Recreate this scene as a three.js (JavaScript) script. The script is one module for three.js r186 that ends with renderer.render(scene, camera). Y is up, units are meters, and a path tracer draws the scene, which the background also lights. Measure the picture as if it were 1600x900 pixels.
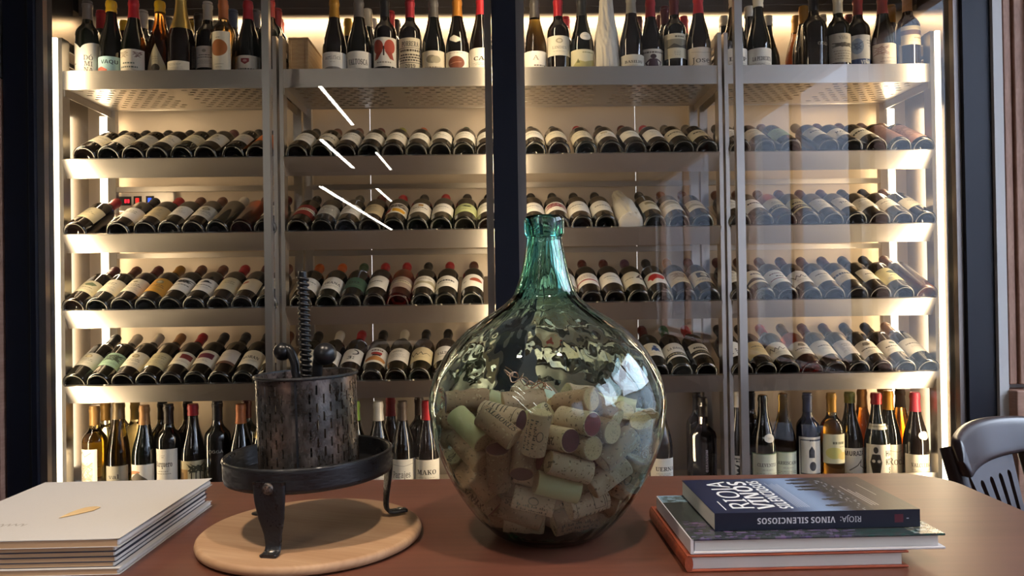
import * as THREE from 'three';
import { mergeGeometries, mergeVertices, toCreasedNormals } from 'three/addons/utils/BufferGeometryUtils.js';
import { RoundedBoxGeometry } from 'three/addons/geometries/RoundedBoxGeometry.js';
import { ImprovedNoise } from 'three/addons/math/ImprovedNoise.js';
import { RectAreaLightUniformsLib } from 'three/addons/lights/RectAreaLightUniformsLib.js';

// ---------------------------------------------------------------- camera, sky, lights, exposure
const scene = new THREE.Scene();
const EYE = 1.04;                       // height of the lens above the floor
const camera = new THREE.PerspectiveCamera(42.41, 16 / 9, 0.02, 60);
camera.position.set(-0.028, EYE, 2.377);
camera.rotation.set(THREE.MathUtils.degToRad(0.4), THREE.MathUtils.degToRad(-1.2143), THREE.MathUtils.degToRad(-0.8682), 'YXZ');
const renderer = new THREE.WebGLRenderer({ antialias: true });
renderer.toneMapping = THREE.LinearToneMapping;
renderer.toneMappingExposure = 1.0;
renderer.shadowMap.enabled = true;
RectAreaLightUniformsLib.init();
scene.background = new THREE.Color(0.72, 0.83, 1.0);   // even overcast sky
scene.backgroundIntensity = 9.5;
const WARM = new THREE.Color(1.0, 0.77, 0.47);
function areaLight(name, width, height, position, towards, intensity, color = WARM) {
  const l = new THREE.RectAreaLight(color, intensity, width, height);
  l.name = name; l.position.set(...position); l.lookAt(...towards); l.castShadow = true;
  scene.add(l);
  return l;
}
const LED = { front: 92, centre: 64, rear: 32, top: 75, bar: 8 };
for (const s of [-1, 1]) {
  areaLight('front_led', 0.014, 1.44, [s * 1.3795, EYE + 0.09, 0.047], [0, EYE + 0.09, -0.14], LED.front);
  areaLight('rear_led', 0.03, 1.26, [s * 1.42, EYE + 0.03, -0.318], [s * 0.9, EYE + 0.03, 0.1], LED.rear);
  areaLight('centre_led', 0.012, 1.7, [0.004 + s * 0.026, EYE + 0.2, 0.118], [s * 0.6, EYE + 0.2, -0.45], LED.centre);
}
areaLight('top_led', 2.86, 0.012, [0, EYE + 1.018, -0.300], [0, EYE + 0.4, -0.36], LED.top);

// ---------------------------------------------------------------- helpers
let seedState = 12345;
function rnd() { seedState = (seedState + 0x6d2b79f5) | 0; let t = Math.imul(seedState ^ (seedState >>> 15), 1 | seedState); t = (t + Math.imul(t ^ (t >>> 7), 61 | t)) ^ t; return ((t ^ (t >>> 14)) >>> 0) / 4294967296; }
const rr = (a, b) => a + (b - a) * rnd();
const noise3 = new ImprovedNoise();
const taken = new Map();
function numbered(name) { const n = taken.get(name) ?? 0; taken.set(name, n + 1); return n ? `${name}_${String(n).padStart(3, '0')}` : name; }
function mesh(name, geometry, material, parent) {
  const m = new THREE.Mesh(geometry, material); m.name = name; m.castShadow = m.receiveShadow = true;
  if (parent) parent.add(m);
  return m;
}
function tag(o, label, category, group) { o.userData.label = label; o.userData.category = category; if (group) o.userData.group = group; return o; }
function thing(name, label, category, position = [0, 0, 0], group) {
  const g = new THREE.Group(); g.name = numbered(name); g.position.set(...position); scene.add(g);
  return tag(g, label, category, group);
}
function struct(name, geometry, material, label, category) {
  const m = mesh(name, geometry, material, scene); m.userData.kind = 'structure'; m.userData.label = label; m.userData.category = category;
  return m;
}
// box between two corners, uv in metres
function bx(x0, x1, y0, y1, z0, z1) {
  const g = new THREE.BoxGeometry(x1 - x0, y1 - y0, z1 - z0), p = g.attributes.position, n = g.attributes.normal, uv = g.attributes.uv;
  g.translate((x0 + x1) / 2, (y0 + y1) / 2, (z0 + z1) / 2);
  for (let i = 0; i < p.count; i++) {
    const ax = Math.abs(n.getX(i)), ay = Math.abs(n.getY(i));
    if (ax > 0.5) uv.setXY(i, p.getZ(i), p.getY(i)); else if (ay > 0.5) uv.setXY(i, p.getX(i), p.getZ(i)); else uv.setXY(i, p.getX(i), p.getY(i));
  }
  return g;
}
function rbox(w, h, d, r, x = 0, y = 0, z = 0, seg = 2) { return new RoundedBoxGeometry(w, h, d, seg, r).translate(x, y, z); }
const join = (list) => mergeGeometries(list.map((g) => { const h = g.index ? g.toNonIndexed() : g; for (const k of Object.keys(h.attributes)) if (!['position', 'normal', 'uv'].includes(k)) h.deleteAttribute(k); return h; }));
function outward(g) {
  const p = g.attributes.position, ix = g.index; let vol = 0;
  const a = new THREE.Vector3(), b = new THREE.Vector3(), c = new THREE.Vector3(), n = ix ? ix.count : p.count, id = (k) => (ix ? ix.getX(k) : k);
  for (let i = 0; i < n; i += 3) { a.fromBufferAttribute(p, id(i)); b.fromBufferAttribute(p, id(i + 1)); c.fromBufferAttribute(p, id(i + 2)); vol += a.dot(b.cross(c)); }
  if (vol < 0) {
    if (ix) for (let i = 0; i < n; i += 3) { const t = ix.getX(i); ix.setX(i, ix.getX(i + 1)); ix.setX(i + 1, t); }
    if (g.attributes.normal) for (let i = 0; i < g.attributes.normal.array.length; i++) g.attributes.normal.array[i] *= -1;
  }
  return g;
}
function lathe(points, seg = 40) { return outward(new THREE.LatheGeometry(points.map(([r, y]) => new THREE.Vector2(Math.max(r, 1e-5), y)), seg)); }
const V = (x, y, z) => new THREE.Vector3(x, y, z);
function tube(points, r, seg = 40, rad = 12, closed = false) { return new THREE.TubeGeometry(new THREE.CatmullRomCurve3(points.map((p) => V(...p)), closed), seg, r, rad, closed); }
function canvas(w, h) { const c = document.createElement('canvas'); c.width = w; c.height = h; return [c, c.getContext('2d')]; }
function canvasTexture(c, repeat = false) { const t = new THREE.CanvasTexture(c); t.colorSpace = THREE.SRGBColorSpace; t.wrapS = t.wrapT = repeat ? THREE.RepeatWrapping : THREE.ClampToEdgeWrapping; return t; }
function dataTexture(w, h, f, srgb = false) {
  const d = new Uint8Array(w * h * 4);
  for (let y = 0; y < h; y++) for (let x = 0; x < w; x++) { const v = f(x / w, y / h), o = (y * w + x) * 4; const a = Array.isArray(v) ? v : [v, v, v]; for (let c = 0; c < 3; c++) d[o + c] = Math.max(0, Math.min(255, Math.round(a[c] * 255))); d[o + 3] = 255; }
  const t = new THREE.DataTexture(d, w, h); t.wrapS = t.wrapT = THREE.RepeatWrapping; t.magFilter = THREE.LinearFilter; t.minFilter = THREE.LinearFilter; if (srgb) t.colorSpace = THREE.SRGBColorSpace; t.needsUpdate = true;
  return t;
}
// tiling value noise
function tileNoise(u, v, nx, ny, s) {
  const h = (i, j) => { let k = Math.imul(((i % nx) + nx) % nx + 17 * s, 374761393) + Math.imul(((j % ny) + ny) % ny + 31 * s, 668265263); k = Math.imul(k ^ (k >>> 13), 1274126177); return ((k ^ (k >>> 16)) >>> 0) / 4294967296; };
  const x = u * nx, y = v * ny, i = Math.floor(x), j = Math.floor(y), fx = x - i, fy = y - j, sx = fx * fx * (3 - 2 * fx), sy = fy * fy * (3 - 2 * fy);
  return (h(i, j) * (1 - sx) + h(i + 1, j) * sx) * (1 - sy) + (h(i, j + 1) * (1 - sx) + h(i + 1, j + 1) * sx) * sy;
}

// ---------------------------------------------------------------- materials
const brush = dataTexture(256, 512, (u, v) => 0.80 + 0.10 * (tileNoise(u, v, 4, 256, 1) - 0.5) + 0.05 * (tileNoise(u, v, 3, 90, 2) - 0.5) + 0.05 * (tileNoise(u, v, 6, 9, 3) - 0.5));
brush.repeat.set(1.6, 5);
const std = (o) => new THREE.MeshStandardMaterial(o), phy = (o) => new THREE.MeshPhysicalMaterial(o);
const M = {
  steel: std({ color: new THREE.Color().setRGB(0.63, 0.585, 0.53), metalness: 1, roughness: 0.42, roughnessMap: brush }),
  satin: std({ color: new THREE.Color().setRGB(0.60, 0.51, 0.41), metalness: 0.85, roughness: 0.6, roughnessMap: brush }),
  polished: std({ color: new THREE.Color().setRGB(0.42, 0.39, 0.36), metalness: 1, roughness: 0.16 }),
  frame: std({ color: '#181c29', roughness: 0.36, metalness: 0.2 }),
  dim: std({ color: '#453b33', roughness: 0.55, metalness: 0.3 }),
  black: std({ color: '#111113', roughness: 0.5 }),
  trim: std({ color: new THREE.Color().setRGB(0.36, 0.32, 0.30), metalness: 1, roughness: 0.38 }),
  pane: phy({ color: '#ffffff', transmission: 1, thickness: 0, roughness: 0, ior: 1.5 }),
  led: std({ color: '#fff6e0', emissive: new THREE.Color(1.0, 0.86, 0.62), emissiveIntensity: 3.4, roughness: 0.6 }),
  plaster: std({ color: '#d8d6d4', roughness: 0.9 }),
  greyWall: std({ color: '#56514e', roughness: 0.9 }),
  ceiling: std({ color: '#8d8a86', roughness: 0.95 }),
};
function woodTexture(dark, light, w = 512, h = 512, rings = 26, s = 5) {
  const a = new THREE.Color(dark), b = new THREE.Color(light);
  a.convertLinearToSRGB(); b.convertLinearToSRGB();
  return dataTexture(w, h, (u, v) => {
    const warp = 0.1 * (tileNoise(u, v, 3, 5, s) - 0.5) + 0.03 * (tileNoise(u, v, 5, 14, s + 1) - 0.5);
    const g = 0.5 + 0.5 * Math.sin(2 * Math.PI * rings * (v + warp * 0.6)), f = tileNoise(u, v, 9, 220, s + 2), c = tileNoise(u, v, 2, 9, s + 3);
    const k = Math.max(0, Math.min(1, 0.18 + 0.22 * g + 0.34 * f + 0.36 * c - 0.1));
    return [a.r + (b.r - a.r) * k, a.g + (b.g - a.g) * k, a.b + (b.b - a.b) * k];
  }, true);
}
const tableWood = woodTexture('#522e23', '#734636', 512, 512, 9, 5);
M.table = phy({ map: tableWood, roughness: 0.42, clearcoat: 0.25, clearcoatRoughness: 0.3 });
const oak = woodTexture('#9c7360', '#c89e88', 512, 512, 14, 11);
M.oak = std({ map: oak, roughness: 0.55 });
const pine = woodTexture('#a9804f', '#c9a674', 512, 512, 12, 21);
M.pine = std({ map: pine, roughness: 0.6 });
const beech = woodTexture('#a37c5c', '#c4a07e', 512, 512, 7, 31);
M.beech = std({ map: beech, roughness: 0.55 });
const floorWood = woodTexture('#4a3325', '#6b4c38', 512, 512, 10, 41);
M.floor = std({ map: floorWood, roughness: 0.5 });

// ---------------------------------------------------------------- the room
const Y = (v) => v + EYE;
const XL = -3.2, XR = 2.2, ZB = 9.4, ZF = 0.2, HC = 2.95;
struct('floor', bx(XL - 0.2, XR + 0.2, -0.12, 0, -0.7, ZB + 0.2), M.floor, 'dark brown wooden floor of the dining room', 'floor');
struct('ceiling', bx(XL - 0.2, XR + 0.2, HC, HC + 0.15, -0.7, ZB + 0.2), M.ceiling, 'plain grey ceiling of the dining room', 'ceiling');
struct('wall_left', bx(XL - 0.2, XL, 0, HC, -0.7, ZB + 0.2), M.greyWall, 'dark grey wall beyond the bar', 'wall');
struct('wall_back', bx(XL, XR, 0, HC, ZB, ZB + 0.2), M.greyWall, 'dark grey wall at the back of the room', 'wall');
struct('wall_front', join([bx(XL, -1.442, 0, HC, ZF - 0.15, ZF - 0.01), bx(1.448, XR, 0, HC, ZF - 0.15, ZF - 0.01), bx(-1.442, 1.448, 2.42, HC, ZF - 0.15, ZF - 0.01)]), M.plaster, 'pale plaster wall the wine cabinet is built into', 'wall');
struct('trim_1', bx(-1.9, -1.446, 0, Y(0.64), ZF - 0.009, ZF + 0.03), M.oak, 'reddish wood panel on the wall left of the cabinet', 'panel');
struct('trim_2', bx(-1.9, -1.446, Y(0.645), HC, ZF - 0.009, ZF + 0.02), M.greyWall, 'grey panel above the reddish wood panel', 'panel');
// right wall with two tall windows
const SILL = 0.5, HEAD = 2.6, wins = [[0.4, 2.45], [2.6, 4.7], [5.6, 8.2]];
struct('wall_right', join([
  bx(XR, XR + 0.22, 0, SILL, -0.7, ZB), bx(XR, XR + 0.22, HEAD, HC, -0.7, ZB),
  bx(XR, XR + 0.22, SILL, HEAD, -0.7, wins[0][0]), bx(XR, XR + 0.22, SILL, HEAD, wins[0][1], wins[1][0]), bx(XR, XR + 0.22, SILL, HEAD, wins[1][1], wins[2][0]), bx(XR, XR + 0.22, SILL, HEAD, wins[2][1], ZB),
]), M.plaster, 'pale plaster wall with the windows', 'wall');
wins.forEach(([a, b], i) => {
  const w = new THREE.Group(); w.name = `window_${i + 1}`; scene.add(w);
  w.userData = { kind: 'structure', label: ['wood framed window beside the table', 'wood framed window next to the one beside the table', 'wood framed window at the far end of the room'][i], category: 'window' };
  const t = 0.06, mid = (a + b) / 2, x0 = XR + 0.06, x1 = XR + 0.13;
  mesh('window_frame', join([bx(x0, x1, SILL, SILL + t, a, b), bx(x0, x1, HEAD - t, HEAD, a, b), bx(x0, x1, SILL, HEAD, a, a + t), bx(x0, x1, SILL, HEAD, b - t, b), bx(x0, x1, SILL, HEAD, mid - t / 2, mid + t / 2)]), M.oak, w);
  mesh('window_pane', bx(XR + 0.09, XR + 0.092, SILL + t, HEAD - t, a + t, mid - t / 2), M.pane, w);
  mesh('window_pane', bx(XR + 0.09, XR + 0.092, SILL + t, HEAD - t, mid + t / 2, b - t), M.pane, w);
  mesh('window_sill', rbox(0.2, 0.03, b - a + 0.1, 0.008, XR + 0.0, SILL - 0.016, mid), M.oak, w);
});
struct('pavement', bx(XR + 0.22, XR + 11, -0.25, -0.12, -8, 54), std({ color: '#8f8d89', roughness: 0.9 }), 'grey paved street outside the windows', 'pavement');
struct('trim_4', bx(1.4455, 1.4735, 0, HC, 0.191, 0.226), M.plaster, 'narrow white strip between cabinet frame and wooden pilaster', 'trim');
{ // wooden pilaster between cabinet and window: three boards with grooves
  const p = new THREE.Group(); p.name = 'trim_3'; scene.add(p); p.userData = { kind: 'structure', label: 'wooden pilaster of vertical boards right of the cabinet', category: 'pilaster' };
  for (const [a, b, z] of [[1.474, 1.498, 0.228], [1.501, 1.536, 0.235], [1.539, 1.62, 0.25], [1.623, 1.70, 0.25]]) mesh('board', rbox(b - a, HC - 0.75, 0.1, 0.004, (a + b) / 2, 0.75 + (HC - 0.75) / 2, z - 0.05), M.oak, p);
  mesh('board', rbox(0.23, 0.735, 0.12, 0.004, 1.587, 0.368, 0.2), M.oak, p);
}

{ // building across the street
  const b = thing('street_building', 'plain stone building across the street outside the windows', 'building', [XR + 8, 0, 4]);
  mesh('facade', join([bx(0, 3, -0.12, 3.0, -12, 8), bx(0, 3, -0.12, 12, 8.002, 50)]), std({ color: '#8b8f98', roughness: 0.9 }), b);  // far part raised to hide the sky from the door reflections
  mesh('added_end_wing', bx(-9, 0, -0.12, 15, 30, 34), std({ color: '#8b8f98', roughness: 0.9 }), b);  // unseen block added to keep bright sky out of the door reflections
  mesh('roof', bx(-0.2, 3.1, 3.0, 3.2, -12.1, 7.99), std({ color: '#5a4a42', roughness: 0.9 }), b);
}
for (const [x, z, tx, tz, k, label] of [[-0.75, 2.15, -0.40, 1.62, 11, 'unseen ceiling spotlight added to light the pale booklets'], [0.35, 2.2, 0.12, 1.62, 9, 'unseen ceiling spotlight added to light the demijohn']]) { // unseen spotlights added to brighten the table
  const l = thing('added_ceiling_spotlight', label, 'spotlight', [x, HC, z], 'added ceiling spotlights above the table');
  mesh('housing', lathe([[0, -0.05], [0.038, -0.05], [0.038, -0.058], [0.055, -0.058], [0.058, -0.05], [0.058, -0.0005], [0, -0.0005]], 32), M.black, l);
  mesh('lens', lathe([[0, -0.054], [0.037, -0.054], [0.037, -0.0505], [0, -0.0505]], 32), std({ color: '#fff', emissive: new THREE.Color(1, 0.84, 0.62), emissiveIntensity: 4, roughness: 0.6 }), l);
  const sp = new THREE.SpotLight(new THREE.Color(1, 0.82, 0.62), k, 0, 0.36, 0.9, 2); sp.name = 'added_ceiling_spotlight_light'; sp.position.set(x, HC - 0.066, z); sp.target.position.set(tx, 0.77, tz); sp.castShadow = true; sp.shadow.radius = 4;
  scene.add(sp, sp.target);
}

// ---------------------------------------------------------------- the wine cabinet
const cab = thing('wine_cabinet', 'tall built-in wine cabinet with glass doors and dark frame', 'wine cabinet');
{
  const y0 = Y(-0.66), y1 = 2.42;
  for (const [a, b] of [[-1.5, -0.482], [-0.480, 0.491], [0.493, 1.5]]) mesh('back_panel', bx(a, b, y0, y1, -0.36, -0.345), M.satin, cab);
  for (const s of [-1, 1]) mesh('side_panel', bx(s > 0 ? 1.5 : -1.512, s > 0 ? 1.512 : -1.5, y0, y1, -0.36, 0.12), M.polished, cab);
  mesh('ceiling_panel', bx(-1.512, 1.512, y1 - 0.02, y1, -0.36, 0.12), M.steel, cab);
  mesh('base', bx(-1.442, 1.448, 0.001, y0, -0.36, 0.19), M.frame, cab);
  mesh('cooling_unit', bx(-1.49, 1.49, Y(1.026), y1 - 0.021, -0.344, -0.272), M.dim, cab);
  mesh('light_valance', bx(-1.49, 1.49, Y(1.002), Y(1.0255), -0.275, -0.2725), M.dim, cab);
  // outer frame and centre mullion
  mesh('frame_post', bx(-1.438, -1.352, 0.002, y1 + 0.02, 0.121, 0.215), M.frame, cab);
  mesh('frame_post', bx(1.362, 1.444, 0.002, y1 + 0.02, 0.121, 0.215), M.frame, cab);
  mesh('frame_head', bx(-1.352, 1.362, y1 - 0.06, y1 + 0.02, 0.121, 0.215), M.frame, cab);
  mesh('mullion', bx(-0.031, 0.040, y0, y1 - 0.06, 0.121, 0.215), M.frame, cab);
  mesh('frame_strip', bx(-1.372, -1.3665, 0.002, y1, 0.2152, 0.2175), M.black, cab);
  // four glass doors, each a pane with metal edge trims
  const doors = [[-1.351, -0.672, 0.178, -1.351, -1.331, -0.702, -0.681], [-0.706, -0.032, 0.150, null, null, -0.053, -0.032], [0.041, 0.720, 0.150, 0.041, 0.066, null, null], [0.684, 1.361, 0.178, 0.688, 0.711, 1.343, 1.361]];
  for (const [a, b, z, l0, l1, r0, r1] of doors) {
    const d = new THREE.Group(); d.name = 'door'; cab.add(d);
    mesh('glass_pane', bx(a + 0.002, b - 0.002, y0 + 0.002, y1 - 0.062, z, z + 0.0015), M.pane, d);
    if (l0 !== null) mesh('edge_trim', bx(l0, l1, y0 + 0.002, y1 - 0.062, z + 0.003, z + 0.024), l0 > 0.5 ? M.steel : M.trim, d);
    if (r0 !== null) mesh('edge_trim', bx(r0, r1, y0 + 0.002, y1 - 0.062, z + 0.003, z + 0.024), r0 < -0.5 ? M.steel : M.trim, d);
  }
  // light strips
  for (const s of [-1, 1]) {
    mesh('light_strip', bx(s * 1.388 - 0.0075, s * 1.388 + 0.0075, Y(-0.63), Y(0.815), 0.043, 0.051), M.led, cab);
    mesh('light_strip', bx(s * 1.43 - 0.02, s * 1.43 + 0.02, Y(-0.6), Y(0.66), -0.335, -0.327), M.led, cab);
    mesh('light_strip', bx(0.004 + s * 0.02 - 0.006, 0.004 + s * 0.02 + 0.006, Y(-0.64), Y(1.04), 0.1195, 0.1205), M.led, cab);
  }
  mesh('light_strip', bx(-1.44, 1.44, Y(1.0195), Y(1.0255), -0.312, -0.29), M.led, cab);
  // control panel on the back wall
  const cp = mesh('control_panel', rbox(0.235, 0.075, 0.02, 0.004, -1.30, Y(0.352), -0.328), M.steel, cab);
  const glow = (c, k) => std({ color: '#100808', emissive: c, emissiveIntensity: k, roughness: 0.4 });
  mesh('display', bx(-1.392, -1.335, Y(0.336), Y(0.368), -0.3185, -0.316), M.black, cp);
  mesh('display_digits', join([bx(-1.358, -1.351, Y(0.345), Y(0.358), -0.3159, -0.3155), bx(-1.348, -1.341, Y(0.345), Y(0.358), -0.3159, -0.3155)]), glow('#ff2030', 2.5), cp);
  for (const [x, c] of [[-1.312, '#d8201c'], [-1.268, '#2a5cff']]) { mesh('switch_bezel', bx(x - 0.014, x + 0.014, Y(0.335), Y(0.369), -0.3185, -0.3155), M.black, cp); mesh('switch', rbox(0.012, 0.02, 0.006, 0.002, x, Y(0.352), -0.314), glow(c, 1.6), cp); }
}

// ---------------------------------------------------------------- racks
const TH = THREE.MathUtils.degToRad(26), CT = Math.cos(TH), ST = Math.sin(TH);
const TIPS = [0.4448, 0.2077, -0.0321, -0.2699];
const DECK = 0.036;                         // how far the shelf bed lies below the tip of its lip
const TOPDECK = 0.672, LOWDECK = -0.645;
function slotted(x0, x1, z0, z1) {          // perforated sheet, slots in groups
  const s = new THREE.Shape([new THREE.Vector2(x0, z0), new THREE.Vector2(x1, z0), new THREE.Vector2(x1, z1), new THREE.Vector2(x0, z1)]);
  const groups = Math.max(1, Math.round((x1 - x0) / 0.33)), step = (x1 - x0) / groups;
  for (let g = 0; g < groups; g++) {
    const a = x0 + g * step + 0.035, b = x0 + (g + 1) * step - 0.035;
    for (let r = 0, z = z0 + 0.03; z < z1 - 0.03; z += 0.026, r++) for (let x = a + (r % 2) * 0.017; x < b; x += 0.034) {
      const h = new THREE.Path(), w = 0.0105, d = 0.0048;
      h.moveTo(x - w, z); h.lineTo(x - w * 0.7, z - d); h.lineTo(x + w * 0.7, z - d); h.lineTo(x + w, z); h.lineTo(x + w * 0.7, z + d); h.lineTo(x - w * 0.7, z + d); h.closePath();
      s.holes.push(h);
    }
  }
  return new THREE.ExtrudeGeometry(s, { depth: 0.002, bevelEnabled: false, steps: 1 }).rotateX(-Math.PI / 2);
}
function rack(x0, x1, label) {
  const g = thing('wine_rack', label, 'rack'), w = 0.0125;
  for (const x of [x0, x1 - w]) {
    mesh('front_post', bx(x, x + w, Y(-0.655), Y(0.8295), -0.034, 0.006), M.steel, g);
    mesh('rear_post', bx(x < (x0 + x1) / 2 ? x : x - 0.016, x < (x0 + x1) / 2 ? x + 0.028 : x + w, Y(-0.655), Y(0.83), -0.31, -0.288), M.steel, g);
    mesh('guard_bar', bx(x + 0.003, x + w - 0.003, Y(0.80), Y(0.829), -0.288, -0.034), M.steel, g);
    mesh('guard_bar', bx(x + 0.004, x + w - 0.004, Y(0.752), Y(0.764), -0.288, -0.034), M.steel, g);
  }
  const a = x0 + w, b = x1 - w;
  const ts = mesh('top_shelf', join([slotted(a, b, 0.004, 0.288).translate(0, Y(TOPDECK) - 0.002, 0), bx(a, b, Y(0.668), Y(0.70), -0.289, -0.2865), bx(a, a + 0.002, Y(0.645), Y(0.67), -0.286, -0.004), bx(b - 0.002, b, Y(0.645), Y(0.67), -0.286, -0.004)]), M.steel, g);
  mesh('lip', join([bx(a, b, Y(0.666), Y(0.7258), -0.0035, 0), bx(a, b, Y(0.7235), Y(0.7258), -0.014, -0.0036)]), M.steel, ts);
  for (const tip of TIPS) {
    const s = new THREE.Group(); s.name = 'slanted_shelf'; s.position.set(0, Y(tip), 0.01); s.rotation.x = -(Math.PI / 2 - TH); g.add(s);
    // local frame of a lying bottle: y runs up the bed towards the back, z is the outward normal
    mesh('bed', bx(a, b, -0.003, 0.285, -DECK - 0.002, -DECK), M.steel, s);
    mesh('lip', join([bx(a, b, -0.006, -0.003, -0.063, 0), bx(a, b, -0.003, 0.004, -0.002, 0)]), M.steel, s);
    mesh('rear_rail', bx(a, b, Y(tip - 0.064), Y(tip - 0.046), -0.306, -0.29), M.steel, g);
  }
  const bs = mesh('bottom_shelf', bx(a, b, Y(LOWDECK) - 0.003, Y(LOWDECK), -0.289, -0.004), M.steel, g);
  mesh('lip', bx(a, b, Y(LOWDECK) - 0.012, Y(-0.6006), -0.0035, 0), M.steel, bs);
}
rack(-1.402, -0.7165, 'steel wine rack in the left part of the cabinet');
rack(-0.7085, 0.7085, 'wide steel wine rack in the middle of the cabinet');
rack(0.7165, 1.402, 'steel wine rack in the right part of the cabinet');

// ---------------------------------------------------------------- label atlas
const AT = 2048, CELL = 128, [atlas, ax] = canvas(AT, AT), cells = new Map();
ax.fillStyle = '#ddd'; ax.fillRect(0, 0, AT, AT);
const ink = '#2b2622';
function strokes(x, y, w, n, col = '#8d8373', gap = 8, th = 2) {       // rows of print too small to read
  ax.fillStyle = col;
  for (let i = 0; i < n; i++) { const k = w * (0.55 + 0.45 * Math.abs(Math.sin(i * 2.3 + x + y))); for (let u = 0; u < k;) { const d = 3 + 7 * Math.abs(Math.sin(u * 1.7 + i + y)); ax.fillRect(x - k / 2 + u, y + i * gap, Math.min(d, k - u), th); u += d + 2.5; } }
}
function fit(t, x, y, size, w, font = 'serif', col = ink, weight = 'bold') { ax.fillStyle = col; ax.textAlign = 'center'; ax.textBaseline = 'middle'; ax.font = `${weight} ${size}px ${font}`; const m = ax.measureText(t).width; ax.save(); ax.translate(x, y); w *= w > 110 ? 0.62 : w > 80 ? 0.72 : 1; if (m > w) ax.scale(w / m, 1); ax.fillText(t, 0, 0); ax.restore(); }
const disc = (x, y, r, c, ry = r) => { ax.fillStyle = c; ax.beginPath(); ax.ellipse(x, y, r, ry, 0, 0, 7); ax.fill(); };
const poly = (pts, c) => { ax.fillStyle = c; ax.beginPath(); pts.forEach(([x, y], i) => (i ? ax.lineTo(x, y) : ax.moveTo(x, y))); ax.closePath(); ax.fill(); };
const rect = (x, y, w, h, c) => { ax.fillStyle = c; ax.fillRect(x, y, w, h); };
const line = (pts, c, w) => { ax.strokeStyle = c; ax.lineWidth = w; ax.beginPath(); pts.forEach(([x, y], i) => (i ? ax.lineTo(x, y) : ax.moveTo(x, y))); ax.stroke(); };
function scribble(x, y, w, h, c, n, lw = 1.6) { const p = []; for (let i = 0; i < n; i++) p.push([x + w * (0.5 + 0.5 * Math.sin(i * 2.4 + x)), y + h * (0.5 + 0.5 * Math.cos(i * 1.7 + y))]); line(p, c, lw); }
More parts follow.
